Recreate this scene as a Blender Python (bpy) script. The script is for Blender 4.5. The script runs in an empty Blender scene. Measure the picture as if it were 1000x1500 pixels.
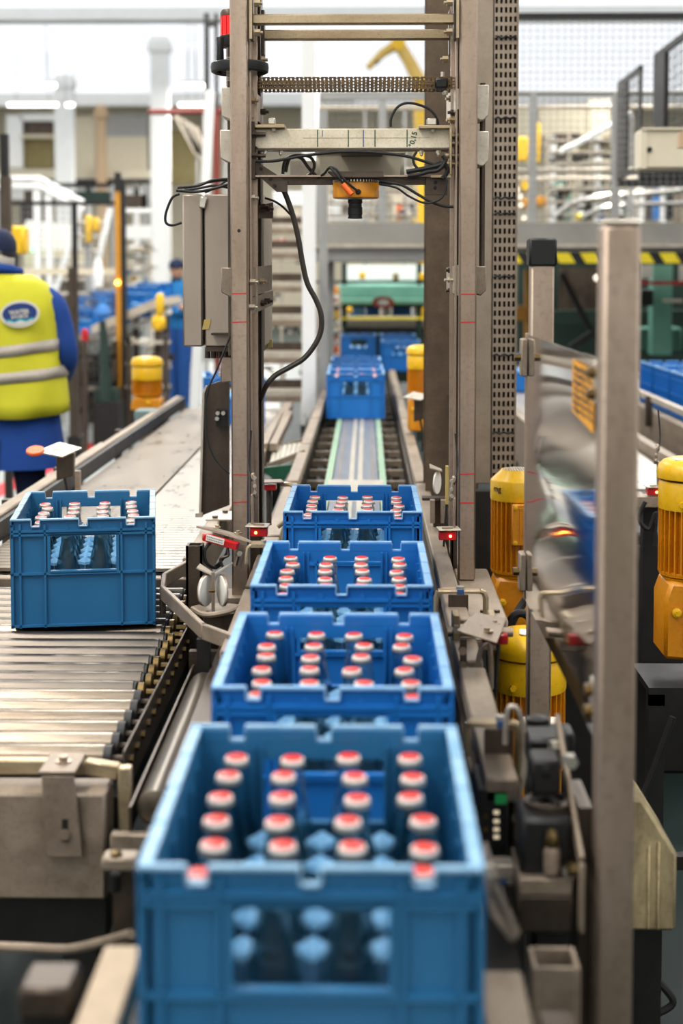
import bpy, math, random
from mathutils import Vector, Matrix, noise
R = random.Random(7)
PI = math.pi
C = bpy.context.scene.collection
SC = bpy.context.scene

# ------------------------------------------------------------------ camera
FOC = 50 / 36 * 1500
PITCH, YAW = math.radians(3.2), math.radians(1.02)
CY = 402 + FOC * math.tan(PITCH)
EYE = 1.6
cam = bpy.data.cameras.new('camera')
cam_ob = bpy.data.objects.new('camera', cam)
C.objects.link(cam_ob)
cam.lens = 50; cam.sensor_fit = 'VERTICAL'; cam.sensor_height = 36; cam.sensor_width = 24
cam.shift_y = -(750 - CY) / 1500
cam.clip_start = .05; cam.clip_end = 200
cam.dof.use_dof = True; cam.dof.focus_distance = 3.2; cam.dof.aperture_fstop = 3.0
cam_ob.location = (0, 0, EYE)
cam_ob.rotation_euler = (PI / 2 - PITCH, 0, YAW)
SC.camera = cam_ob
# ------------------------------------------------------------------ world, exposure
w = bpy.data.worlds.new('world'); SC.world = w; w.use_nodes = True
w.node_tree.nodes['Background'].inputs[0].default_value = (.93, .97, 1, 1)
w.node_tree.nodes['Background'].inputs[1].default_value = .8
SC.view_settings.view_transform = 'Standard'; SC.view_settings.look = 'None'
SC.view_settings.gamma = 1; SC.view_settings.use_curve_mapping = False
SC.view_settings.exposure = 0.22
SC.cycles.max_bounces = 10; SC.cycles.transmission_bounces = 8; SC.cycles.transparent_max_bounces = 12
SC.cycles.glossy_bounces = 4; SC.cycles.diffuse_bounces = 3
SC.cycles.caustics_refractive = False; SC.cycles.caustics_reflective = False
SC.cycles.sample_clamp_indirect = 4
SC.cycles.use_denoising = True
ROOF_GLOW = .82

def hall_area_light(x, y, z, sx, sy, power):
    l = bpy.data.lights.new('hall_light', 'AREA'); l.shape = 'RECTANGLE'; l.size = sx; l.size_y = sy
    l.energy = power; l.color = (1, .96, .9)
    o = bpy.data.objects.new('hall_light', l); C.objects.link(o); o.location = (x, y, z)
hall_area_light(-2.2, 1.5, 5.6, .5, 7, 290)
hall_area_light(2.6, 3.0, 5.6, .5, 7, 150)
hall_area_light(-2.2, 12, 5.6, .5, 8, 380)
hall_area_light(2.6, 14, 5.6, .5, 8, 350)
hall_area_light(-9, 25, 5.8, .5, 9, 700)  # this and the next two are added to brighten the far columns
hall_area_light(-3, 35, 5.8, .5, 9, 700)
hall_area_light(5, 28, 5.8, .5, 9, 500)

# ------------------------------------------------------------------ helpers
def P(px, py, Y):
    """world point seen at photo pixel px,py on the plane y = Y (used to take measurements off the photo)"""
    a, b, c = _ray(px, py); t = Y / b
    return Vector((a * t, Y, EYE + c * t))
def Q(px, py, z):
    a, b, c = _ray(px, py); t = (z - EYE) / c
    return Vector((a * t, b * t, z))
def _ray(px, py):
    cx, cy = (px - 500) / FOC, -(py - CY) / FOC
    dy = math.cos(PITCH) + cy * math.sin(PITCH)
    dz = -math.sin(PITCH) + cy * math.cos(PITCH)
    return (cx * math.cos(YAW) - dy * math.sin(YAW), cx * math.sin(YAW) + dy * math.cos(YAW), dz)

def lin(h):
    h = h.lstrip('#'); r = []
    for i in (0, 2, 4):
        c = int(h[i:i + 2], 16) / 255
        r.append(c / 12.92 if c <= .04045 else ((c + .055) / 1.055) ** 2.4)
    return (*r, 1)

MATS = {}
def mat(name, c1, c2=None, rough=.5, metal=0.0, scale=8, stretch=(1, 1, 1), bump=0.0, amount=.6, rvar=.12, spec=.5, speck=None, coat=0, trans=0, ior=1.45):
    """noise-mottled principled material; speck = colour of dirt spots"""
    m = bpy.data.materials.new(name); m.use_nodes = True
    nt = m.node_tree; N = nt.nodes; L = nt.links
    b = N['Principled BSDF']
    b.inputs['Metallic'].default_value = metal
    b.inputs['Specular IOR Level'].default_value = spec
    b.inputs['Coat Weight'].default_value = coat
    b.inputs['Transmission Weight'].default_value = trans
    b.inputs['IOR'].default_value = ior
    tc = N.new('ShaderNodeTexCoord'); mp = N.new('ShaderNodeMapping')
    mp.inputs['Scale'].default_value = stretch
    L.new(tc.outputs['Object'], mp.inputs['Vector'])
    n = N.new('ShaderNodeTexNoise'); n.inputs['Scale'].default_value = scale
    n.inputs['Detail'].default_value = 6; n.inputs['Roughness'].default_value = .65
    L.new(mp.outputs[0], n.inputs['Vector'])
    cr = N.new('ShaderNodeValToRGB')
    cr.color_ramp.elements[0].position = .5 - amount * .35; cr.color_ramp.elements[1].position = .5 + amount * .35
    cr.color_ramp.elements[0].color = lin(c1); cr.color_ramp.elements[1].color = lin(c2 or c1)
    L.new(n.outputs['Fac'], cr.inputs['Fac'])
    col = cr.outputs['Color']
    if speck:
        v = N.new('ShaderNodeTexNoise'); v.inputs['Scale'].default_value = scale * 11; v.inputs['Detail'].default_value = 3
        L.new(tc.outputs['Object'], v.inputs['Vector'])
        r2 = N.new('ShaderNodeValToRGB'); r2.color_ramp.elements[0].position = .52; r2.color_ramp.elements[1].position = .85; r2.color_ramp.elements[1].color = (.42, .42, .42, 1)
        L.new(v.outputs['Fac'], r2.inputs['Fac'])
        mx = N.new('ShaderNodeMixRGB'); mx.inputs['Color2'].default_value = lin(speck)
        L.new(r2.outputs['Color'], mx.inputs['Fac']); L.new(col, mx.inputs['Color1']); col = mx.outputs['Color']
    L.new(col, b.inputs['Base Color'])
    mr = N.new('ShaderNodeMapRange')
    mr.inputs['To Min'].default_value = max(.02, rough - rvar); mr.inputs['To Max'].default_value = min(1, rough + rvar)
    L.new(n.outputs['Fac'], mr.inputs['Value']); L.new(mr.outputs[0], b.inputs['Roughness'])
    if bump:
        bp = N.new('ShaderNodeBump'); bp.inputs['Strength'].default_value = bump; bp.inputs['Distance'].default_value = .003 if bump < .28 else .012
        L.new(n.outputs['Fac'], bp.inputs['Height']); L.new(bp.outputs[0], b.inputs['Normal'])
    MATS[name] = m
    return m
def emit(name, c, s):
    m = bpy.data.materials.new(name); m.use_nodes = True
    b = m.node_tree.nodes['Principled BSDF']
    b.inputs['Base Color'].default_value = lin(c); b.inputs['Emission Color'].default_value = lin(c)
    b.inputs['Emission Strength'].default_value = s; b.inputs['Roughness'].default_value = .4
    MATS[name] = m; return m

# metals
mat('steel', '#94806d', '#bda895', .36, .7, 9, (1, 1, .25), .05, speck='#6a5d52')
mat('steel_light', '#b3a694', '#d8cdbb', .42, .45, 14, (1, 1, 1), .08, speck='#8a7860')
mat('steel_bar', '#d0c0a0', '#efe3cb', .55, .15, 18, (1, 1, 1), .04, speck='#8a7552')
mat('steel_bronze', '#a08b6c', '#c6b290', .38, .65, 20, (.3, 1, 1), .06, speck='#6b5a41')
mat('steel_dark', '#40362e', '#62564a', .42, .7, 12, (1, 1, .4), .1, speck='#352e28')
mat('steel_worn', '#7c6c5b', '#a4937f', .48, .4, 16, (1, .35, 1), .12, speck='#584b3c')
mat('iron_black', '#0e0d0b', '#1d1a17', .55, .05, 20, bump=.15)
mat('chrome', '#b7b0a8', '#dcd6cc', .2, .95, 22, (.4, 1, 1), .06, speck='#8a765a')
mat('roller_steel', '#49433c', '#6c645b', .3, .85, 26, (.15, 1, 1), .08, speck='#58504a')
mat('roller_brown', '#453c32', '#807463', .35, .7, 20, (1, .1, 1), .08, speck='#3a3128')
mat('roller_bright', '#4d443a', '#978a7a', .27, .9, 26, (.12, 1, 1), .1, speck='#7d6a4a')
mat('brass', '#57472c', '#7d6740', .35, .85, 25, speck='#54452a')
mat('zinc', '#bfb8a8', '#d9d2c2', .3, .8, 30)
mat('cabinet_steel', '#a59686', '#b9aa9b', .45, .45, 7, (1, 1, .3), .03)
mat('column_paint', '#4b3d2f', '#75624e', .6, .25, 9, bump=.2, speck='#40352a')
mat('tray_steel', '#8a7a69', '#a39482', .45, .5, 10, speck='#77695a')
# plastics
mat('crate_blue', '#176ab8', '#2276c4', .38, 0, 7, rvar=.08, amount=1, spec=.45)
mat('crate_rim', '#6ba0d0', '#93bbdd', .4, 0, 22, speck='#9cc0dd', spec=.5)  # paler than the body: wear plus light from above put into the colour
mat('crate_teal', '#22628e', '#2c6c98', .42, 0, 7, rvar=.08, amount=1, spec=.4)
mat('crate_teal_rim', '#6a9abd', '#94b7ce', .42, 0, 22, speck='#a3bccb')  # teal rim likewise paled for wear and for light from above
mat('divider_blue', '#6eb0e2', '#86c0ea', .4, 0, 9)
mat('black_plastic', '#0c0c0c', '#161514', .5, 0, 15)
mat('black_rubber', '#121110', '#1e1c1a', .6, 0, 15)
mat('cable_olive', '#2b2620', '#3d352b', .45, 0, 15)
mat('cap_red', '#cf2412', '#d82e1a', .35, 0, 60, spec=.6)
mat('cap_white', '#e9e4da', '#f2eee6', .3, .1, 60)
mat('cap_skirt', '#8f887e', '#c4beb4', .32, .6, 60)
mat('motor_yellow', '#e0aa06', '#f0bd16', .33, 0, 10, bump=.1, speck='#b07b10', spec=.6)
mat('motor_orange', '#c97a07', '#e29512', .38, 0, 10, bump=.15, speck='#7a4a0e', spec=.6)
mat('sticker_orange', '#e59a14', '#eca41c')
mat('sensor_orange', '#dd8a14', '#e8981e', .35, 0, 12, spec=.6)
mat('plug_orange', '#e8570e', '#ef6a1c', .35, 0, 12)
mat('red_plastic', '#b01217', '#c01a1e', .3, 0, 12, spec=.6)
mat('marker_red', '#c8242a', None, .6)
mat('marker_green', '#1f4f38', None, .6)
mat('marker_blue', '#3c5a86', None, .6)
mat('paper_white', '#e8e4da', '#d8d2c4', .6)
mat('tape_yellow', '#c9ae62', '#bda259', .4)
mat('green_paint', '#174a33', '#1d5a3f', .5, 0, 9)
mat('machine_green', '#5d9482', '#6fa592', .5, 0, 6)
mat('machine_dark_green', '#182a23', '#22382f', .5, 0, 5, speck='#1d2a24')
mat('strip_green', '#7f9f80', '#97b295', .5, 0, 9)
mat('belt_plate', '#6c7280', '#8b8f95', .35, .25, 30, (1, .2, 1))
mat('rail_tan', '#a8927a', '#c6b092', .6, .15, 14)
mat('chain_steel', '#4f3f2c', '#7d6544', .38, .7, 30)
mat('teal_grey', '#6f8584', '#7c9291', .5)
mat('belt_light', '#aaa291', '#c4bcaa', .38, .2, 20, (1, .3, 1), speck='#a89c86')
mat('slat_white', '#9b9285', '#bdb4a6', .3, .35, 12, (1, .4, 1), speck='#9c9080')
mat('slat_brown', '#786c5d', '#9b8e7c', .3, .45, 12, (1, .4, 1), speck='#73664f')
mat('stone_block', '#5a4c31', '#b8a67e', .8, 0, 9, (1, 1, .4), bump=.5, amount=.35, speck='#5d4d2e')
mat('beige_paint', '#d2c6ab', '#dbd0b7', .5, 0, 6)
mat('grey_concrete', '#8f8b83', '#a19c93', .75, 0, 3, speck='#817c72')
mat('white_paint', '#efeee9', '#f6f5f1', .5, 0, 5)
mat('grey_paint', '#9b9a96', '#adaba6', .5, .1, 5)
mat('wire_grey', '#8a8984', '#9a9892', .5, .3, 5)
mat('yellow_paint', '#e6b414', '#f0c020', .45, 0, 8)
mat('robot_yellow', '#d0a94c', '#dab968', .5)  # yellow paled in the colour to carry distance haze
mat('amber_paint', '#b77a10', '#c98a18', .4, 0, 8)
mat('hazard_yellow', '#e9cf1c', '#f2da2c', .5)
mat('brown_wood', '#c4a27c', '#d2b491', .6, 0, 5, (1, 1, .2))
mat('khaki_panel', '#7d7048', '#948658', .7, 0, 4)
mat('red_oxide', '#6a2318', '#7a2c1e', .5, .1, 9)
mat('blue_steel', '#2f6fb4', '#3b7cc2', .5, 0, 9)
# people
mat('vest_yellow', '#b9b51a', '#cfc92e', .75, 0, 5, bump=.3, amount=.8)
mat('vest_band', '#a09689', '#aea497', .5, .1, 60)
mat('coat_blue', '#11397f', '#18448e', .85, 0, 9, bump=.4)
mat('navy_cloth', '#101a33', '#182442', .85, 0, 9, bump=.3)
mat('sweater_blue', '#1766a0', '#1f72ad', .85, 0, 12, bump=.3)
mat('trouser_blue', '#12407e', '#184a8c', .85, 0, 9, bump=.3)
mat('skin', '#b98a6e', '#c79878', .5, 0, 9, spec=.4)
mat('hair_net', '#c9bfae', '#d6cdbd', .9, 0, 60, bump=.4)
mat('shoe_black', '#141312', '#201e1c', .5, 0, 9)
mat('emblem_white', '#cfcabb', '#d8d3c6', .6)
mat('emblem_navy', '#15316b', '#1a3873', .6)
mat('emblem_teal', '#1595a6', '#1b9dae', .6)
mat('letter_cream', '#c9c2b0', None, .6)
# lights
emit('led_amber', '#ffb040', 14); emit('led_red', '#ff3a20', 10); emit('led_green', '#46f07c', 8)
emit('beacon_red', '#ee1410', .9); emit('tube_white', '#fff8ee', 6)
emit('rooflight', '#f4f8ff', ROOF_GLOW)
emit('window_daylight', '#f6f4f0', .8); emit('display_green', '#1f7a42', .25); emit('dot_white', '#fff0dc', 1.4); emit('dot_warm', '#f0dcb8', .5)  # the daylight glow belongs to added fill panels in the walls

def glass_mat():
    m = bpy.data.materials.new('bottle_glass'); m.use_nodes = True; b = m.node_tree.nodes['Principled BSDF']
    b.inputs['Base Color'].default_value = (.86, .95, .95, 1); b.inputs['Transmission Weight'].default_value = 1
    b.inputs['Roughness'].default_value = .02; b.inputs['IOR'].default_value = 1.36
    N = m.node_tree.nodes; L = m.node_tree.links
    tr = N.new('ShaderNodeBsdfTransparent'); tr.inputs[0].default_value = (.9, .97, .97, 1); mx = N.new('ShaderNodeMixShader'); mx.inputs[0].default_value = .4
    L.new(b.outputs[0], mx.inputs[1]); L.new(tr.outputs[0], mx.inputs[2]); L.new(mx.outputs[0], N['Material Output'].inputs[0])
    MATS['bottle_glass'] = m
    # guard sheet: polished, slightly buckled stainless steel
    m = bpy.data.materials.new('polished_sheet'); m.use_nodes = True; N = m.node_tree.nodes; L = m.node_tree.links
    b = N['Principled BSDF']; b.inputs['Metallic'].default_value = 1; b.inputs['Base Color'].default_value = (.78, .77, .75, 1)
    b.inputs['Roughness'].default_value = .07
    tc = N.new('ShaderNodeTexCoord'); mp = N.new('ShaderNodeMapping'); mp.inputs['Scale'].default_value = (1, .22, 2.6)
    nz = N.new('ShaderNodeTexNoise'); nz.inputs['Scale'].default_value = 2.6; nz.inputs['Detail'].default_value = .5
    bp = N.new('ShaderNodeBump'); bp.inputs['Strength'].default_value = .6; bp.inputs['Distance'].default_value = .016
    L.new(tc.outputs['Object'], mp.inputs[0]); L.new(mp.outputs[0], nz.inputs['Vector']); L.new(nz.outputs['Fac'], bp.inputs['Height'])
    L.new(bp.outputs[0], b.inputs['Normal']); MATS['polished_sheet'] = m
glass_mat()

def floor_mat():
    m = mat('floor_epoxy', '#1a2523', '#2a3633', .5, 0, 1.5, bump=.02, amount=.8, speck='#141c1a', spec=.3)
    m = mat('floor_grey', '#9a9f9c', '#a8aca9', .4, 0, 1.2, amount=.8, speck='#8c918e')
floor_mat()

ORG = {}
class MB:
    """collects boxes, bars, tubes, lathes; build() links them as ONE mesh object"""
    def __init__(s): s.v = []; s.f = []
    def add(s, vs, fs):
        n = len(s.v); s.v += [tuple(v) for v in vs]; s.f += [tuple(i + n for i in f) for f in fs]; return s
    def box(s, x0, x1, y0, y1, z0, z1):
        return s.add([(x0, y0, z0), (x1, y0, z0), (x1, y1, z0), (x0, y1, z0), (x0, y0, z1), (x1, y0, z1), (x1, y1, z1), (x0, y1, z1)],
                     [(0, 3, 2, 1), (4, 5, 6, 7), (0, 1, 5, 4), (1, 2, 6, 5), (2, 3, 7, 6), (3, 0, 4, 7)])
    def rbox(s, c, size, rot=(0, 0, 0)):
        M = Matrix.Rotation(rot[2], 3, 'Z') @ Matrix.Rotation(rot[1], 3, 'Y') @ Matrix.Rotation(rot[0], 3, 'X')
        a, b, d = size[0] / 2, size[1] / 2, size[2] / 2; c = Vector(c)
        vs = [c + M @ Vector(p) for p in ((-a, -b, -d), (a, -b, -d), (a, b, -d), (-a, b, -d), (-a, -b, d), (a, -b, d), (a, b, d), (-a, b, d))]
        return s.add(vs, [(0, 3, 2, 1), (4, 5, 6, 7), (0, 1, 5, 4), (1, 2, 6, 5), (2, 3, 7, 6), (3, 0, 4, 7)])
    def beam(s, a, b, w, h, up=(0, 0, 1)):
        a, b = Vector(a), Vector(b); d = (b - a).normalized(); up = Vector(up)
        if abs(d.dot(up)) > .99: up = Vector((0, 1, 0))
        x = d.cross(up).normalized(); u = x.cross(d).normalized()
        vs = [q + x * i * w / 2 + u * j * h / 2 for q in (a, b) for i, j in ((-1, -1), (1, -1), (1, 1), (-1, 1))]
        return s.add(vs, [(0, 3, 2, 1), (4, 5, 6, 7), (0, 1, 5, 4), (1, 2, 6, 5), (2, 3, 7, 6), (3, 0, 4, 7)])
    def tube(s, pts, r, n=10, smooth=0, closed=False, cap=True):
        pts = [Vector(p) for p in pts]
        if smooth:
            o = []; m = len(pts)
            for i in range(m if closed else m - 1):
                p0, p1, p2, p3 = (pts[(i - 1) % m] if closed or i else pts[0]), pts[i], pts[(i + 1) % m], (pts[(i + 2) % m] if closed or i + 2 < m else pts[-1])
                for k in range(smooth):
                    t = k / smooth
                    o.append(.5 * ((2 * p1) + (p2 - p0) * t + (2 * p0 - 5 * p1 + 4 * p2 - p3) * t * t + (3 * p1 - p0 - 3 * p2 + p3) * t ** 3))
            if not closed: o.append(pts[-1])
            if isinstance(r, (list, tuple)):
                rr = []
                for i in range(len(r) - 1): rr += [r[i] + (r[i + 1] - r[i]) * k / smooth for k in range(smooth)]
                r = rr + [r[-1]]
            pts = o
        m = len(pts); rs = r if isinstance(r, (list, tuple)) else [r] * m
        vs = []; prev = None
        for i, p in enumerate(pts):
            if closed: d = pts[(i + 1) % m] - pts[i - 1]
            else: d = pts[min(i + 1, m - 1)] - pts[max(i - 1, 0)]
            d.normalize()
            if prev is None:
                u = Vector((0, 0, 1)) if abs(d.z) < .9 else Vector((1, 0, 0))
            else: u = prev
            x = d.cross(u)
            if x.length < 1e-5: x = d.cross(Vector((0, 1, 0)))
            x.normalize(); u = x.cross(d).normalized(); prev = u
            for k in range(n):
                a = 2 * PI * k / n; vs.append(p + (x * math.cos(a) + u * math.sin(a)) * rs[i])
        fs = []
        for i in range(m if closed else m - 1):
            j = (i + 1) % m
            for k in range(n): fs.append((i * n + k, i * n + (k + 1) % n, j * n + (k + 1) % n, j * n + k))
        if cap and not closed:
            fs.append(tuple(range(n - 1, -1, -1))); fs.append(tuple((m - 1) * n + k for k in range(n)))
        return s.add(vs, fs)
    def cyl(s, a, b, r, n=16, r2=None):
        return s.tube([a, b], [r, r if r2 is None else r2], n)
    def lathe(s, prof, c=(0, 0, 0), n=24, M=None, sx=1, sy=1):
        c = Vector(c); vs = []; fs = []
        for r, z in prof:
            for k in range(n):
                a = 2 * PI * k / n; p = Vector((r * sx * math.cos(a), r * sy * math.sin(a), z))
                if M: p = M @ p
                vs.append(c + p)
        for i in range(len(prof) - 1):
            for k in range(n): fs.append((i * n + k, i * n + (k + 1) % n, (i + 1) * n + (k + 1) % n, (i + 1) * n + k))
        fs.append(tuple(range(n - 1, -1, -1))); fs.append(tuple((len(prof) - 1) * n + k for k in range(n)))
        return s.add(vs, fs)
    def prism(s, poly, a, b, axis='y'):
        """poly = list of 2D points; axis y: (x,z), axis x: (y,z), axis z: (x,y)"""
        def pt(u, v, t): return (u, t, v) if axis == 'y' else ((t, u, v) if axis == 'x' else (u, v, t))
        n = len(poly)
        vs = [pt(u, v, a) for u, v in poly] + [pt(u, v, b) for u, v in poly]
        return s.add(vs, [tuple(range(n)), tuple(range(2 * n - 1, n - 1, -1))] + [(i, i + n, (i + 1) % n + n, (i + 1) % n) for i in range(n)])
    def plate(s, poly3, thick):
        """flat polygon in space with a thickness"""
        p = [Vector(q) for q in poly3]; nrm = (p[1] - p[0]).cross(p[2] - p[0]).normalized() * thick; n = len(p)
        return s.add(p + [q + nrm for q in p], [tuple(range(n - 1, -1, -1)), tuple(range(n, 2 * n))] + [(i, (i + 1) % n, (i + 1) % n + n, i + n) for i in range(n)])
    def hexnut(s, c, r, h, d=(0, -1, 0)):
        c = Vector(c); return s.tube([c, c + Vector(d).normalized() * h], r, 6)
    def loft(s, rings, n=24, cap=True):
        """rings = (cx, cy, z, rx, ry[, squareness])"""
        vs = []; fs = []
        for r in rings:
            cx, cy, z, rx, ry = r[:5]; q = r[5] if len(r) > 5 else 2.3
            for k in range(n):
                a = 2 * PI * k / n; ca, sa = math.cos(a), math.sin(a)
                vs.append((cx + rx * math.copysign(abs(ca) ** (2 / q), ca), cy + ry * math.copysign(abs(sa) ** (2 / q), sa), z))
        m = len(rings)
        for i in range(m - 1):
            for k in range(n): fs.append((i * n + k, i * n + (k + 1) % n, (i + 1) * n + (k + 1) % n, (i + 1) * n + k))
        if cap: fs.append(tuple(range(n - 1, -1, -1))); fs.append(tuple((m - 1) * n + k for k in range(n)))
        return s.add(vs, fs)
    def build(s, name, m, parent=None, origin=None, bevel=0, smooth=35, **props):
        if parent is not None: org = ORG[parent]
        elif origin is not None: org = Vector(origin)
        else:
            xs = [v[0] for v in s.v]; ys = [v[1] for v in s.v]; zs = [v[2] for v in s.v]
            org = Vector(((min(xs) + max(xs)) / 2, (min(ys) + max(ys)) / 2, min(zs)))
        me = bpy.data.meshes.new(name)
        me.from_pydata([tuple(Vector(v) - org) for v in s.v], [], s.f)
        me.validate(); me.update()
        if smooth:
            me.polygons.foreach_set('use_smooth', [True] * len(me.polygons))
            me.set_sharp_from_angle(angle=math.radians(smooth))
        me.materials.append(MATS[m] if isinstance(m, str) else m)
        o = bpy.data.objects.new(name, me); C.objects.link(o)
        if parent is not None: o.parent = parent; ORG[o] = org
        else: o.location = org; ORG[o] = org
        if bevel:
            b = o.modifiers.new('bevel', 'BEVEL'); b.width = bevel; b.segments = 1; b.limit_method = 'ANGLE'; b.angle_limit = math.radians(50)
        for k, v in props.items(): o[k] = v
        return o
def tag(o, label, cat, group=None, kind=None):
    o['label'] = label; o['category'] = cat
    if group: o['group'] = group
    if kind: o['kind'] = kind
    return o
def thing(name, label, cat, loc=(0, 0, 0), group=None):
    o = bpy.data.objects.new(name, None); C.objects.link(o); o.location = loc; o.empty_display_size = .05
    ORG[o] = Vector(loc); return tag(o, label, cat, group)
def struct(name, mb, m, **k):
    o = mb.build(name, m, origin=(0, 0, 0), **k); o['kind'] = 'structure'; return o
def kids(o): return [c for c in o.children]
def copy_tree(o, parent=None):
    c = o.copy(); C.objects.link(c); c.parent = parent; ORG[c] = ORG.get(o, Vector())
    for ch in kids(o): copy_tree(ch, c)
    return c
def place(o, x, y, z, rz=0):
    o.location = (x, y, z); o.rotation_euler = (0, 0, rz); return o
def text(body, size, m, parent, M, name='lettering', extrude=.0004, bold=0):
    cu = bpy.data.curves.new(name, 'FONT'); cu.body = body; cu.size = size; cu.extrude = extrude; cu.align_x = 'CENTER'; cu.align_y = 'CENTER'; cu.offset = bold
    cu.resolution_u = 3
    t = bpy.data.objects.new(name, cu); C.objects.link(t)
    dg = bpy.context.evaluated_depsgraph_get(); me = bpy.data.meshes.new_from_object(t.evaluated_get(dg))
    bpy.data.objects.remove(t)
    me.materials.clear(); me.materials.append(MATS[m])
    o = bpy.data.objects.new(name, me); C.objects.link(o); o.parent = parent
    M = M.copy(); M.translation = M.translation - ORG[parent]; me.transform(M); ORG[o] = ORG[parent]
    return o
def TM(loc, x=(1, 0, 0), y=(0, 0, 1)):
    x, y = Vector(x).normalized(), Vector(y).normalized(); z = x.cross(y)
    M = Matrix((x, y, z)).transposed().to_4x4(); M.translation = Vector(loc); return M
# ================================================================== THE HALL
WL, WR, WB, WF, WH = -16.0, 13.0, 46.0, -7.0, 6.9
struct('floor', MB().box(WL, WR, WF, WB, -.1, 0), 'floor_epoxy')
struct('floor_walkway', MB().box(-7.5, -.98, 7.2, 26, .0, .004), 'floor_grey')  # pale slab: grazing reflection on the far floor put into its colour
struct('wall_left', MB().box(WL - .2, WL, WF, WB, 0, WH), 'white_paint')
struct('wall_right', MB().box(WR, WR + .2, WF, WB, 0, WH), 'white_paint')
struct('wall_back', MB().box(WL, WR, WB, WB + .2, 0, WH), 'beige_paint')
struct('wall_front', MB().box(WL, WR, WF - .2, WF, 0, WH), 'white_paint')
ce = struct('ceiling', MB().box(WL, WR, WF, WB, WH, WH + .1), 'white_paint')
y = WF + .4
while y < WB - 3:
    MB().box(WL + .5, WR - .5, y, y + 3.5, WH - .03, WH - .005).build('rooflight_panel', 'rooflight', ce)  # glowing sheets added so the white ceiling reads bright and lights the hall
    y += 3.6
k = 0
for yy in (28.3, 41.5):
    k += 1
    struct('trim_%d' % k, MB().box(WL, WR, yy, yy + .5, 6.62 if k == 1 else 6.5, WH), 'white_paint')
k = 0
for y0, y1 in ((-5, 5), (6, 16), (17, 27), (28, 38)):
    k += 1
    wd = struct('window_%d' % k, MB().box(WL + .01, WL + .03, y0, y1, 3.0, 6.2), 'window_daylight')  # unseen glowing panels added to light the left and camera-facing sides
    fr = MB()
    for i in range(6): yy = y0 + (y1 - y0) * i / 5; fr.box(WL + .03, WL + .08, yy - .04, yy + .04, 3.0, 6.2)
    fr.box(WL + .03, WL + .08, y0, y1, 3.0, 3.08).box(WL + .03, WL + .08, y0, y1, 6.12, 6.2).build('window_frame', 'white_paint', wd)
for x0, x1 in ((-14, -5), (-4, 4), (5, 12)):
    k += 1
    wd = struct('window_%d' % k, MB().box(x0, x1, WF + .01, WF + .03, 2.6, 6.2), 'window_daylight')  # more added fill panels, lighting the fronts from behind the camera
    fr = MB()
    for i in range(6): xx = x0 + (x1 - x0) * i / 5; fr.box(xx - .04, xx + .04, WF + .03, WF + .08, 2.6, 6.2)
    fr.box(x0, x1, WF + .03, WF + .08, 2.6, 2.68).box(x0, x1, WF + .03, WF + .08, 6.12, 6.2).build('window_frame', 'white_paint', wd)
# red walkway marking on the floor
a, b = Q(60, 690, .006), Q(215, 618, .006)
d = (b - a).normalized(); n_ = Vector((-d.y, d.x, 0)) * .1
a = a - d * 3
mk = MB().add([a - n_, b - n_, b + n_, a + n_], [(0, 1, 2, 3)]).build('floor_marking', 'marker_red', origin=(0, 0, 0)); mk['kind'] = 'structure'
# hall columns
def column(px0, px1, ytop, Y, m, label, h=None):
    a, b = P(px0, ytop, Y), P(px1, ytop, Y); z = h or WH - .03
    t = thing('hall_column', label, 'column', ((a.x + b.x) / 2, Y + .15, 0))
    MB().box(a.x, b.x, Y, Y + .3, 0, z).build('shaft', m, t, bevel=.02)
    MB().box(a.x - .06, b.x + .06, Y - .06, Y + .36, 0, .05).build('base', m, t)
    MB().box(a.x - .05, b.x + .05, Y - .05, Y + .35, z - .35, z - .15).build('collar', m, t)
column(79, 106, 120, 37.6, 'white_paint', 'white hall column behind the stair rail at far left')
column(219, 246, 60, 31.6, 'white_paint', 'wide white hall column beyond the distant worker')
column(140, 153, 150, 40.5, 'brown_wood', 'thin tan post between the two white columns', 6.4)
# fluorescent lamps
def lamp(px0, px1, py, Y, label):
    a, b = P(px0, py, Y), P(px1, py, Y)
    t = thing('fluorescent_lamp', label, 'lamp', ((a.x + b.x) / 2, Y, a.z))
    MB().box(a.x, b.x, Y - .06, Y + .06, a.z + .04, a.z + .1).build('housing', 'white_paint', t)
    MB().cyl((a.x, Y, a.z), (b.x, Y, a.z), .035, 10).build('tube', 'tube_white', t)
    for x in (a.x + .2, b.x - .2):
        MB().cyl((x, Y, a.z + .1), (x, Y, WH - .02), .01, 6).build('hanger', 'grey_paint', t)
lamp(-45, 82, 126, 29, 'upper fluorescent lamp at far left, cut by the frame')
lamp(12, 84, 154, 34, 'lower fluorescent lamp at far left')
lamp(97, 108, 154, 34, 'short glowing lamp just right of the nearer white column')
lamp(262, 300, 154, 34, 'fluorescent lamp behind the black twin post')
lamp(262, 300, 126, 29, 'faint upper fluorescent lamp behind the black twin post')
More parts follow.
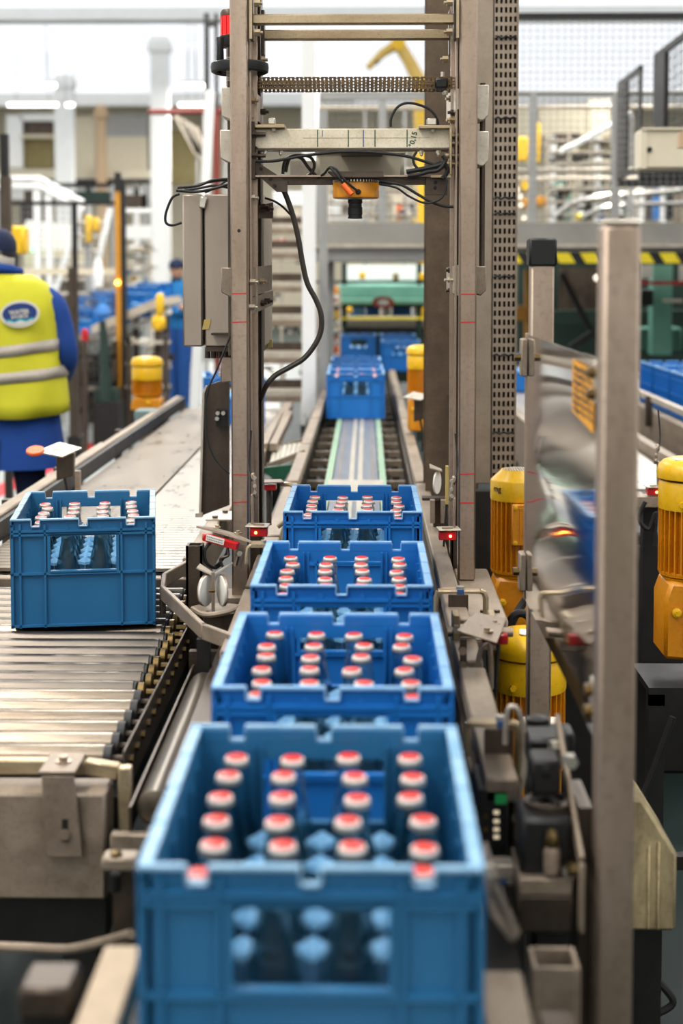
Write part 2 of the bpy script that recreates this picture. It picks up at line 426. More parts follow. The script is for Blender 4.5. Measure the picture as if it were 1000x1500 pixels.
# far wall features left: panels and openings
def panel(px0, px1, py0, py1, Y, m, name, label, cat, d=.15, frame=None):
    a, b = P(px0, py1, Y), P(px1, py0, Y)
    o = MB().box(a.x, b.x, Y, Y + d, a.z, b.z).build(name, m, bevel=.01); tag(o, label, cat)
    if frame:
        MB().box(a.x - .08, a.x, Y - .03, Y + d, a.z, b.z).box(b.x, b.x + .08, Y - .03, Y + d, a.z, b.z).box(a.x - .08, b.x + .08, Y - .03, Y + d, b.z, b.z + .08).build('frame', frame, o)
    return o
def hanging(o): return o
def rack_mezz():
    t = thing('rear_gallery', 'beige gallery with khaki panels along the far left wall', 'gallery', (-9, 41, 0))
    def bx(px0, px1, py0, py1, Y, m, nm, d=.2):
        a, b = P(px0, py1, Y), P(px1, py0, Y); MB().box(a.x, b.x, Y, Y + d, a.z, b.z).build(nm, m, t)
    bx(-30, 240, 248, 262, 41, 'beige_paint', 'deck', .6)
    bx(-30, 240, 262, 267, 41, 'iron_black', 'edge_strip', .6)
    bx(-30, 240, 275, 292, 41.3, 'white_paint', 'lower_beam', .4)
    bx(33, 76, 200, 246, 42, 'khaki_panel', 'infill_panel'); bx(33, 76, 178, 198, 42, 'steel_dark', 'infill_panel')
    bx(10, 32, 168, 246, 41.8, 'white_paint', 'upright'); bx(30, 80, 166, 177, 41.8, 'white_paint', 'lintel')
    bx(30, 80, 197, 202, 41.7, 'beige_paint', 'rail')
    bx(108, 138, 170, 250, 42, 'beige_paint', 'infill_panel'); bx(155, 215, 165, 200, 42, 'grey_paint', 'infill_panel'); bx(155, 215, 200, 250, 42, 'beige_paint', 'infill_panel')
    bx(247, 300, 190, 270, 42, 'khaki_panel', 'infill_panel')
    for px in (-20, 60, 130, 200, 300): 
        a = P(px, 250, 41.4); MB().box(a.x - .08, a.x + .08, 41.3, 41.46, 0, a.z).build('post', 'white_paint', t)
rack_mezz()
# ================================================================== CRATES AND BOTTLES
CW, CD, CH = .30, .39, .23
def crate_parts(bm_m, rim_m, div_m, name):
    root = thing(name, 'x', 'crate', (0, 0, 0))
    hx, hy = CW / 2, CD / 2; b = MB(); t = .004; o = .007            # wall thickness, rib height
    NX = (-.098, 0, .098); nw = .009                                   # rim notches
    wx, w0, w1 = .068, .120, .193                                     # wall opening
    for s in (-1, 1):
        def yb(a, c): return (s * a, s * c) if s > 0 else (s * c, s * a)
        i, e = hy - o - t, hy - o
        ya, yc = (i, e) if s > 0 else (-e, -i)
        b.box(-hx + o, hx - o, ya, yc, 0, w0); b.box(-hx + o, hx - o, ya, yc, w1, CH - .018)
        b.box(-hx + o, -wx, ya, yc, w0, w1); b.box(wx, hx - o, ya, yc, w0, w1)
        # ribs outside
        ra, rc = (e, hy) if s > 0 else (-hy, -e)
        for x in (-hx + .004, -.13, -.079, .079, .13, hx - .004): b.box(x - .0022, x + .0022, ra, rc - s * 0, 0, CH - .012)
        for z in (.004, .114, .196, .204): b.box(-hx, hx, ra, rc, z - .0024, z + .0024)
        for x in (-wx - .003, wx + .003): b.box(x - .003, x + .003, ra, rc, w0 - .004, w1 + .004)
        b.box(-wx, wx, ra, rc, w0 - .006, w0); b.box(-wx, wx, ra, rc, w1, w1 + .005)
        # ribs inside
        qa, qc = (i - .006, i) if s > 0 else (-i, -i + .006)
        for x in (-.079, -.070, .070, .079): b.box(x - .0015, x + .0015, qa, qc, .06, CH - .02)
        # small studs
        for x in (-.034, .034): b.cyl((x, s * (e), .210), (x, s * (e + .004), .210), .004, 8)
        # side (long) walls
        xa, xc = (hx - o - t, hx - o) if s > 0 else (-hx + o, -hx + o + t)
        b.box(xa, xc, -hy + o, hy - o, 0, CH - .012)
        ua, uc = (hx - o, hx) if s > 0 else (-hx, -hx + o)
        for k in range(9):
            y_ = -hy + .004 + (CD - .008) * k / 8; b.box(ua, uc, y_ - .0022, y_ + .0022, 0, CH - .012)
        for z in (.004, .113, .192, CH - .014): b.box(ua, uc, -hy, hy, z - .0024, z + .0024)
        va, vc = (hx - o - t - .006, hx - o - t) if s > 0 else (-hx + o + t, -hx + o + t + .006)
        for k in range(1, 6):
            y_ = -hy + CD * k / 6; b.box(va, vc, y_ - .0015, y_ + .0015, .05, CH - .03)
    b.box(-hx + o, hx - o, -hy + o, hy - o, .002, .008)
    b.build('body', bm_m, root, smooth=0)
    # rim: thin pale edge with notches, broad flange on the long sides
    r = MB(); up_ = MB()
    for s in (-1, 1):
        ya, yc = (hy - .0075, hy) if s > 0 else (-hy, -hy + .0075)
        wa, wc = (hy - o - t, hy - o) if s > 0 else (-hy + o, -hy + o + t)
        xs = [-hx]
        for n in NX: xs += [n - nw, n + nw]
        xs.append(hx)
        for k in range(0, len(xs), 2):
            r.box(xs[k], xs[k + 1], ya, yc, CH - .0042, CH)
            up_.box(max(xs[k], -hx + o), min(xs[k + 1], hx - o), wa, wc, CH - .0185, CH - .0042)
            for x in (xs[k], xs[k + 1]):
                if abs(x) < hx - .01: r.box(x - .0012, x + .0012, ya, yc, CH - .016, CH - .0042)
        for n in NX: r.box(n - nw, n + nw, ya, yc, CH - .0185, CH - .0155)
        xa, xc = (hx - .0125, hx) if s > 0 else (-hx, -hx + .0125)
        up_.box(*((hx - .003, hx) if s > 0 else (-hx, -hx + .003)), -hy, hy, CH - .017, CH - .0043)
        n = 8
        for k in range(n):
            y0 = -hy + .0077 + (CD - .0154) * k / n; y1 = -hy + .0077 + (CD - .0154) * (k + 1) / n
            r.box(xa, xc, y0, y1 - .0022, CH - .0042, CH - (.0008 if k % 2 else 0))
        up_.box(xa, xc, -hy + .0077, hy - .0077, CH - .007, CH - .0043)
    r.build('rim', rim_m, root, smooth=0, bevel=.0008)
    up_.build('upper_band', bm_m, root, smooth=0)
    g = MB()
    for x in (-.0645, 0, .0645): g.box(x - .0012, x + .0012, -hy + .012, hy - .012, .009, .075)
    for k in range(1, 6):
        y_ = (k - 3) * .0615; g.box(-hx + .012, hx - .012, y_ - .0012, y_ + .0012, .009, .075)
        for x in (-.0645, 0, .0645):
            g.lathe([(.020, .120), (.017, .125), (.002, .134)], (x, y_, 0), 4)
            g.box(x - .019, x + .019, y_ - .0008, y_ + .0008, .075, .121).box(x - .0008, x + .0008, y_ - .019, y_ - .0009, .075, .121).box(x - .0008, x + .0008, y_ + .0009, y_ + .019, .075, .121)
    g.build('divider', div_m, root, smooth=0)
    return root
def make_bottle():
    prof = [(.024, 0), (.0275, .004), (.0278, .07), (.0275, .095), (.0255, .112), (.021, .132), (.0165, .152), (.0138, .170), (.0130, .182), (.0136, .186), (.0136, .190), (.0112, .193), (.0112, .203)]
    o = MB().lathe(prof, (0, 0, 0), 20).build('glass_bottle', 'bottle_glass', origin=(0, 0, 0), smooth=60)
    c = MB(); n = 42; rings = [(.0133, .1990, .0010), (.0131, .2012, .0007), (.0126, .2045, .0001), (.0120, .2058, 0)]
    vs = []
    for r, z, a in rings:
        for k in range(n): 
            q = r + (a if k % 2 else -a); vs.append((q * math.cos(2 * PI * k / n), q * math.sin(2 * PI * k / n), z))
    fs = [(i * n + k, i * n + (k + 1) % n, (i + 1) * n + (k + 1) % n, (i + 1) * n + k) for i in range(3) for k in range(n)]
    fs.append(tuple(3 * n + k for k in range(n))); fs.append(tuple(range(n - 1, -1, -1)))
    c.add(vs, fs); cap = c.build('crown_cap', 'cap_skirt', o, smooth=50)
    MB().lathe([(.0130, .2030), (.0129, .2052), (.0119, .2068)], (0, 0, 0), 24).build('cap_top', 'cap_white', cap)
    MB().lathe([(.0108, .2064), (.0106, .2075), (.0096, .2079)], (0, 0, 0), 24).build('cap_print', 'cap_red', cap)
    for ob in [o] + list(o.children_recursive):
        ob.data.transform(Matrix.Diagonal((1, 1, .957, 1)))
    return o
proto = {'blue': crate_parts('crate_blue', 'crate_rim', 'divider_blue', 'bottle_crate'),
         'teal': crate_parts('crate_teal', 'crate_teal_rim', 'divider_blue', 'bottle_crate')}
for r in proto.values(): pass
used = set(); bottle0 = make_bottle(); first_bottle = [True]
COLN = ['leftmost', 'second', 'third', 'rightmost']
ROWN = ['front', 'second', 'third', 'fourth', 'fifth', 'back']
def crate(x, y, z, rz, kind, label, short, bottles=True, group='blue bottle crates', rows=6):
    if kind in used: o = copy_tree(proto[kind])
    else: o = proto[kind]; used.add(kind)
    place(o, x, y, z, rz); o['label'] = label; o['group'] = group
    if not bottles: return o
    rr = random.Random(int(abs(x * 1000) + abs(y * 700)))
    for i in range(4):
        for j in range(rows):
            if first_bottle[0]: b = bottle0; first_bottle[0] = False
            else: b = copy_tree(bottle0)
            lx = (i - 1.5) * .0655 + rr.uniform(-.0025, .0025); ly = (j - 2.5) * .0615 + rr.uniform(-.003, .003)
            c_, s_ = math.cos(rz), math.sin(rz)
            b.location = (x + lx * c_ - ly * s_, y + lx * s_ + ly * c_, z + .009)
            b.rotation_euler = (rr.gauss(0, .014), rr.gauss(0, .018), rr.uniform(0, 6))
            tag(b, 'red-capped glass bottle, %s column, %s row, in %s' % (COLN[i], ROWN[j], short), 'bottle', 'capped bottles in ' + short)
    return o
Z0 = .861
crate(-.048, 1.391, Z0, 0, 'teal', 'nearest blue bottle crate on the centre conveyor, blurred', 'nearest crate')
crate(-.042, 1.925, Z0, 0, 'blue', 'second nearest blue crate in the centre row', 'second crate of centre row')
crate(-.041, 2.503, Z0, 0, 'blue', 'third blue crate in the centre row, before the red sensors', 'third crate of centre row')
crate(-.030, 3.232, Z0, 0, 'blue', 'blue crate standing between the two gate posts', 'the crate between gate posts')
cr_ = crate(-.622, 3.135, Z0, math.radians(8.5), 'teal', 'blue crate turned slightly on the steel roller table', 'the crate on roller table')
crate(-.057, 7.465, Z0, 0, 'blue', 'blue crate alone at the end of the empty centre belt', 'crate ending empty belt', rows=6)
crate(-.062, 7.90, Z0, 0, 'blue', 'blue crate just behind the one ending the empty belt', 'crate behind it on the belt', rows=6)
crate(-.066, 8.65, Z0, 0, 'blue', 'third crate beyond the empty centre belt', '', False)
crate(-.070, 12.1, Z0, 0, 'blue', 'far blue crate at the head of the centre belt', '', False)
crate(.262, 11.05, Z0, 0, 'blue', 'dark blue crate right of the belt behind the yellow motor', '', False)
crate(.262, 12.1, Z0, 0, 'blue', 'farthest blue crate right of the belt', '', False)
crate(-.67, 7.1, .872, math.radians(7), 'blue', 'blue crate on the slat conveyor behind the gate post', '', False)
crate(.99, 9.15, Z0, 0, 'blue', 'blue crate seen between cable tray and capped post', '', False)
crate(1.755, 8.23, Z0, 0, 'blue', 'farthest of three blue crates on the right conveyor', '', False)
crate(1.755, 7.79, Z0, 0, 'blue', 'middle of three blue crates on the right conveyor', '', False)
crate(1.755, 7.35, Z0, 0, 'blue', 'nearest of three blue crates on the right conveyor', '', False)
text('Culli', .017, 'crate_teal', cr_, TM((.004, -CD / 2 + .0068, .2135)), bold=.0004, extrude=.0012)
# ================================================================== CENTRE CONVEYOR
def centre_conveyor():
    t = thing('chain_conveyor', 'long steel chain conveyor carrying the centre row of crates', 'conveyor', (-.045, 1, 0))
    cx = -.04
    s = MB(); y = .6
    while y < 13.2:
        s.box(cx - .082, cx + .082, y, y + .036, .845, .858); y += .038
    s.build('slat_chain', 'belt_plate', t, smooth=0, kind='stuff')
    for x in (cx - .016, cx + .016):
        MB().box(x - .009, x + .009, .6, 13.2, .858, .8602).build('wear_strip', 'belt_light', t)
    for x in (cx - .062, cx + .062):
        MB().box(x - .003, x + .003, .6, 13.2, .858, .8602).build('wear_strip', 'steel_worn', t)
    for x in (cx - .098, cx + .098):
        MB().box(x - .012, x + .012, .6, 13.2, .835, .8595).build('guide_strip', 'strip_green', t)
    MB().box(cx - .1, cx + .1, 4.62, 5.1, .846, .8605).build('transfer_plate', 'belt_light', t, bevel=.002)
    for x in (cx - .135, cx + .135):
        MB().box(x - .006, x + .006, .6, 13.2, .72, .80).build('inner_beam', 'iron_black', t)  # black colour makes the belt underside read as shaded
    y = .8
    while y < 9.5:
        MB().box(cx - .185, cx + .185, y, y + .03, .80, .825).build('cross_bar', 'steel_worn', t); y += .3
    for sx, nm in ((-1, 0), (1, 0)):
        MB().box(cx + sx * .225 - .03, cx + sx * .225 + .03, 2.02, 13.2, .66, .86).build('side_beam', 'steel_dark', t, bevel=.003)
        MB().box(cx + sx * .20 - .03, cx + sx * .20 + .03, .6, 2.01, .62, .76).build('side_beam', 'iron_black', t, bevel=.003)
    for y in (1.0, 2.6, 4.6, 6.6, 9, 11.5):
        for sx in (-1, 1):
            MB().box(cx + sx * (.20 if y < 2 else .225) - .03, cx + sx * .225 + .03, y - .03, y + .03, 0, .66).build('leg', 'steel_dark', t)
    # guide rails: right side
    segs = [(.95, 1.37), (1.86, 2.40), (2.44, 2.98), (3.02, 4.55), (4.6, 5.6), (5.63, 6.6), (6.63, 7.7), (7.75, 10)]
    for a, b in segs:
        w = .045 if a < 3 else .04
        x_ = .108 if a < 1 else .158; MB().box(x_, x_ + w, a, b, .898 - (.03 if a < 1 else 0), .930 - (.015 if a < 1 else 0)).build('guide_rail', 'steel_worn', t, bevel=.003)
    for a, b in [(.9, 1.385), (2.5, 3.0), (3.03, 3.6), (3.63, 4.55), (4.6, 5.6), (5.63, 6.6), (6.63, 7.7), (7.75, 10)]:
        MB().box(-.262, -.222, a, b, .898, .930).build('guide_rail', 'rail_tan' if a < 1.2 else 'steel_worn', t, bevel=.003)
    for y in (1.3, 2.2, 3.3, 4.2, 5.2, 6.2, 7.3):
        MB().box(.165, .195, y - .02, y + .02, .86, .9).build('rail_support', 'steel_dark', t)
        MB().box(-.257, -.228, y - .02, y + .02, .86, .9).build('rail_support', 'steel_dark', t)
    # wide ledge right of the rail that carries the gate post
    MB().box(.205, .286, 2.84, 3.34, .86, .905).build('ledge_plate', 'steel_worn', t, bevel=.004)
    MB().box(-.37, -.262, 2.98, 3.5, .79, .86).build('ledge_plate', 'steel_dark', t, bevel=.004)
    for p in ((.24, 3.28), (.24, 2.9), (.268, 2.9)): MB().hexnut((p[0], p[1], .905), .007, .005, (0, 0, 1)).build('bolt', 'steel_dark', t)
    for z, y in ((.912, 1.2), (.912, 2.0), (.912, 2.75)):
        MB().hexnut((.203, y, z), .006, .005, (1, 0, 0)).build('bolt', 'zinc', t)
    return t
centre_conveyor()

def clamp(name, label, pts, r, m, plate=None):
    t = thing(name, label, 'bracket', tuple(pts[0]))
    MB().tube(pts, r, 8).build('rod', m, t)
    if plate: plate(t)
    return t
# bent flat C brackets over the right guide rail
def c_bracket(y, z, label, w=.012, L=.085):
    t = thing('rail_clamp', label, 'bracket', (.18, y, z))
    x0, x1 = .145, .145 + L
    MB().box(x0, x1, y - .012, y + .012, z, z + .006).build('arm', 'steel_bronze', t, bevel=.001)
    MB().tube([(x0, y, z + .003), (x0 - .004, y, z - .01), (x0 - .004, y, z - .045)], .005, 8).build('hook', 'steel_bronze', t)
    MB().tube([(x1, y, z + .003), (x1 + .008, y, z), (x1 + .012, y, z - .01), (x1 + .012, y, z - .075)], .006, 8).build('hook', 'steel_bronze', t)
    MB().cyl((x0 + .045, y, z - .012), (x0 + .045, y, z + .004), .007, 10).hexnut((x0 + .045, y, z + .006), .009, .007, (0, 0, 1)).build('bolt', 'zinc', t)
    MB().box(x0 + .038, x0 + .052, y - .0125, y + .0125, z - .003, z + .0085).build('tape', 'marker_blue', t)
    MB().box(x0 + .02, x0 + .06, y - .02, y - .0122, z - .05, z - .001).build('tab', 'steel_dark', t)
c_bracket(2.86, .955, 'flat bronze clamp over the right rail by the ledge')
c_bracket(1.98, .965, 'bronze clamp over the right rail near the second crate', L=.058)
# clamp block below the ledge
t = thing('rod_clamp', 'steel rod clamp block on the right rail below the sensor plate', 'clamp', (.2, 2.62, .9))
MB().box(.165, .245, 2.60, 2.66, .905, .925).build('block', 'steel_worn', t, bevel=.003)
MB().cyl((.15, 2.60, .94), (.27, 2.60, .94), .009, 12).build('rod', 'steel', t)
MB().cyl((.16, 2.60, .962), (.235, 2.60, .962), .007, 12).build('rod', 'steel', t)
MB().box(.158, .172, 2.585, 2.63, .925, .975).build('jaw', 'steel_bronze', t, bevel=.002)
MB().box(.225, .238, 2.585, 2.63, .925, .975).build('jaw', 'steel_bronze', t, bevel=.002)
MB().hexnut((.165, 2.585, .95), .008, .008).build('bolt', 'zinc', t)

def sensor_plate():
    a = P(668, 925, 2.42); b = P(695, 899, 2.52); c = P(742, 907, 2.52); d = P(727, 944, 2.42)
    t = thing('sensor_bracket', 'flat steel plate with two slotted washers above the right rail', 'bracket', tuple(a))
    n = 4
    MB().plate([a, d, c, b], .003).build('cover_plate', 'steel_worn', t, bevel=.001)
    for u, v in ((.62, .32), (.62, .75)):
        q = a + (d - a) * u + (b - a) * v + Vector((0, 0, .004)); q2 = q + Vector((0, 0, .004))
        MB().lathe([(.011, 0), (.011, .0018), (.004, .002)], q, 18).build('washer', 'steel_bronze', t)
        MB().hexnut(q, .0055, .006, (0, 0, 1)).build('bolt', 'steel', t)
        MB().rbox(q + Vector((-.014, 0, .0)), (.012, .004, .0012)).build('slot', 'iron_black', t)
    q = a + (d - a) * .68 + (b - a) * .55 + Vector((0, 0, .0045))
    MB().rbox(q, (.007, .012, .001), (0, 0, 0)).build('slot', 'red_plastic', t)
    text('JC1', .013, 'marker_blue', t, TM(a + (d - a) * .26 + (b - a) * .5 + Vector((0, 0, .0045)), (-.2, .95, .2), (-1, -.2, 0)), bold=.0003)
    # red sensor head below and support arm
    e = (c + d) / 2 + Vector((-.012, .0, -.012))
    MB().rbox(e, (.045, .022, .018)).build('sensor_body', 'red_plastic', t, bevel=.002)
    MB().tube([e + Vector((.006, .0, -.008)), e + Vector((.0, -.01, -.09)), e + Vector((-.01, .02, -.2))], .0035, 8, smooth=4).build('cable', 'black_rubber', t)
    f = (a + d) / 2 + Vector((-.02, .01, -.004))
    MB().box(f.x - .008, f.x + .004, f.y - .004, f.y + .0, f.z - .055, f.z).build('arm', 'steel_dark', t)
    MB().cyl((f.x - .003, f.y - .008, f.z - .02), (f.x - .003, f.y + .004, f.z - .02), .007, 12).cyl((f.x - .003, f.y - .008, f.z - .045), (f.x - .003, f.y + .004, f.z - .045), .007, 12).build('knob', 'steel', t)
    MB().tube([(f.x - .003, f.y + .01, f.z - .052), (f.x + .02, f.y + .01, f.z - .058), (f.x + .03, f.y + .01, f.z - .02), (f.x + .045, f.y + .01, f.z - .015), (f.x + .048, f.y + .01, f.z - .09)], .0045, 8, smooth=3).build('rod', 'steel', t)
sensor_plate()

# small sensor with glowing diode: right and left of the crate between the posts
def diode_sensor(px, py, Y, side, label):
    c = P(px, py, Y); s = side
    t = thing('light_sensor', label, 'sensor', (c.x, c.y, c.z - .012))
    MB().box(c.x - .019, c.x + .019, Y - .012, Y + .02, c.z - .009, c.z + .010).build('housing', 'red_plastic', t, bevel=.0015)
    MB().rbox((c.x + s * .003, Y + .006, c.z + .0135), (.05, .045, .003), (0, 0, s * .1)).build('top_plate', 'steel_light', t, bevel=.001)
    MB().lathe([(.003, 0), (.003, .0015), (.001, .0022)], (c.x - s * -.006, Y - .012, c.z), 10, Matrix.Rotation(PI / 2, 3, 'X')).build('diode', 'led_amber', t)
    MB().rbox((c.x, Y - .004, c.z + .017), (.024, .006, .003), (0, 0, s * .3)).build('clip', 'steel', t)
    xx = c.x + s * .016
    MB().box(xx - .0025, xx + .0025, Y + .005, Y + .03, c.z + .012, c.z + .082).build('upright', 'steel', t, bevel=.001)
    MB().rbox((xx - s * .004, Y + .03, c.z + .10), (.007, .02, .055), (0, s * .15, 0)).build('slider', 'steel', t, bevel=.002)
    for dz in (.085, .10, .118): MB().hexnut((xx - s * .006, Y + .02, c.z + dz), .004, .01).build('bolt', 'zinc', t)
    MB().tube([(xx, Y + .02, c.z + .11), (xx + s * .008, Y + .04, c.z + .15), (xx + s * .004, Y + .05, c.z + .22)], .0022, 6, smooth=4).build('cable', 'black_rubber', t)
    return t
diode_sensor(655, 784, 3.12, 1, 'red sensor with glowing diode on the right gate post')
diode_sensor(379, 779, 3.12, -1, 'red sensor with glowing diode on the left gate post')
# small sensor left of the fourth crate further back
c = P(396, 713, 3.6)
t = thing('light_sensor', 'small red sensor under a steel plate left of the crate between posts', 'sensor', tuple(c))
MB().rbox((c.x, c.y, c.z), (.03, .03, .014)).build('housing', 'red_plastic', t, bevel=.001)
MB().rbox((c.x + .003, c.y, c.z + .014), (.056, .05, .003), (0, 0, .2)).build('top_plate', 'steel_worn', t)
MB().tube([(c.x + .03, c.y, c.z + .006), (c.x + .06, c.y - .02, c.z + .004), (c.x + .07, c.y - .02, c.z - .05), (c.x + .02, c.y - .02, c.z - .1)], .006, 8, smooth=3).build('rod', 'steel_bronze', t)
MB().cyl((c.x - .005, c.y + .01, c.z - .1), (c.x - .005, c.y + .01, c.z), .007, 8).build('stem', 'steel_dark', t)

# angled left sensor plate with white label
def left_sensor():
    pts = [P(287, 773, 3.02), P(318, 781, 2.97), P(370, 796, 2.95), P(342, 783, 3.05), P(312, 775, 3.1)]
    t = thing('sensor_bracket', 'tilted steel plate with red sensor left of the gate post', 'bracket', tuple(pts[1] - Vector((0, 0, .09))))
    MB().plate([pts[0], pts[1], pts[2], pts[3], pts[4]], .004).build('cover_plate', 'steel_worn', t)
    for u in (.35, .72):
        q = pts[0].lerp(pts[2], u) + Vector((0, .03, .006)); MB().lathe([(.008, 0), (.008, .002), (.003, .003)], q, 14).hexnut(q, .005, .006, (0, 0, 1)).build('bolt', 'steel_bronze', t)
    a, b = P(301, 787, 2.97), P(348, 800, 2.95)
    MB().beam(a, b, .02, .013).build('sensor_body', 'red_plastic', t)
    a2, b2 = P(302, 787, 2.956), P(328, 794.5, 2.943)
    MB().beam(a2, b2, .002, .0125).build('label_strip', 'paper_white', t)
    d = (b2 - a2)
    for k in range(9):
        for r_ in (0, 1):
            q = a2 + d * (.08 + .1 * k) + Vector((0, -.0015, .0025 - .005 * r_)); MB().rbox(q, (.0022, .0006, .0016)).build('print_mark', 'iron_black', t)
    MB().cyl(a + Vector((-.006, 0, 0)), a + Vector((.002, 0, 0)), .008, 12).build('lens', 'red_plastic', t)
    # stem with slotted link
    s0 = P(357, 800, 2.98)
    MB().plate([P(345, 802, 2.98), P(352, 798, 2.98), P(364, 800, 2.98), P(357, 832, 2.98), P(344, 838, 2.98)], .004).build('bracket_arm', 'steel', t)
    MB().tube([P(352, 808, 2.965), P(350, 815, 2.965), P(346, 829, 2.965)], .008, 12).build('slotted_link', 'steel_worn', t)
    MB().rbox(P(348, 822, 2.956), (.004, .004, .018), (0, .25, 0)).build('slot', 'iron_black', t)
    MB().hexnut(P(351, 810, 2.957), .006, .006).build('bolt', 'zinc', t)
    # cables
    MB().tube([P(311, 792, 2.97), P(300, 806, 2.96), P(302, 824, 2.96), P(315, 832, 2.97), P(324, 826, 2.98)], .0035, 8, smooth=5).build('cable', 'black_rubber', t)
    MB().tube([P(334, 800, 2.96), P(331, 812, 2.96), P(322, 824, 2.96), P(316, 829, 2.98)], .003, 8, smooth=5).build('cable', 'black_rubber', t)
    MB().tube([P(333, 803, 2.96), P(334, 814, 2.955), P(323, 818, 2.955), P(326, 830, 2.96)], .003, 8, smooth=5).build('wire_loop', 'steel_dark', t)
    MB().tube([P(392, 798, 2.9), P(372, 799, 2.9), P(363, 803, 2.9), P(361, 826, 2.9)], .0045, 8, smooth=2).build('rod', 'steel_bronze', t)
    MB().box(*sum(([P(368, 795, 2.9).x, P(392, 795, 2.9).x], [2.89, 2.93], [P(370, 801, 2.9).z, P(370, 796, 2.9).z]), [])).build('tab', 'steel_bronze', t)
    MB().hexnut(P(386, 796, 2.9), .006, .007, (0, 0, 1)).build('bolt', 'zinc', t)
left_sensor()
# pair of round reflectors on a folded holder
def reflectors():
    c = P(313, 890, 2.86)
    t = thing('reflector_pair', 'two round white reflectors on a folded steel holder', 'reflector', tuple(c))
    x0 = P(312, 850, 2.86).x; zt, zb = P(312, 838, 2.86).z, P(312, 897, 2.86).z
    MB().beam((x0, 2.86, zb), (x0, 2.86, zt), .006, .01).build('fold_post', 'steel_worn', t)
    for s, ang in ((-1, .78), (1, -.78)):
        cx, cz = P(302 if s < 0 else 324, 868 if s < 0 else 864, 2.86).x, P(300, 866, 2.86).z
        M = Matrix.Rotation(ang * 1.5, 3, 'Z') @ Matrix.Rotation(PI / 2, 3, 'X')
        r = MB(); r.lathe([(.031, -.002), (.031, .002), (.028, .003)], (cx, 2.865, cz), 28, M); r.build('disc', 'paper_white', t)
        MB().lathe([(.0325, -.004), (.0325, .0005), (.0315, .0008)], (cx, 2.867, cz), 28, M).build('disc_rim', 'steel', t)
        p0 = P(288 if s < 0 else 331, 831 if s < 0 else 829, 2.87)
        q0 = Vector((x0, 2.86, P(312, 842, 2.86).z))
        MB().plate([p0, p0 + Vector((.016 * -s * .2, .03, .002)), q0 + Vector((0, .02, 0)), q0] if s < 0 else [q0, q0 + Vector((0, .02, 0)), p0 + Vector((.01, .03, .002)), p0], .003).build('hood', 'steel_light', t)
    MB().cyl((x0 - .006, 2.84, P(312, 862, 2.86).z), (x0 + .006, 2.84, P(312, 862, 2.86).z), .004, 8).build('bolt', 'brass', t)
    zz = zb
    MB().lathe([(.055, 0), (.06, .004), (.055, .009), (.02, .011)], (P(318, 897, 2.88).x, 2.9, zz - .008), 22, sx=1, sy=.7).build('base_clamp', 'steel_worn', t)
    MB().tube([P(282, 892, 2.84), P(300, 901, 2.80), P(330, 897, 2.80), P(352, 888, 2.86)], .006, 8, smooth=4).build('rod', 'steel_worn', t)
    MB().box(x0 - .02, x0 + .04, 2.87, 2.93, .855, zz - .005).build('stem', 'steel_dark', t)
reflectors()
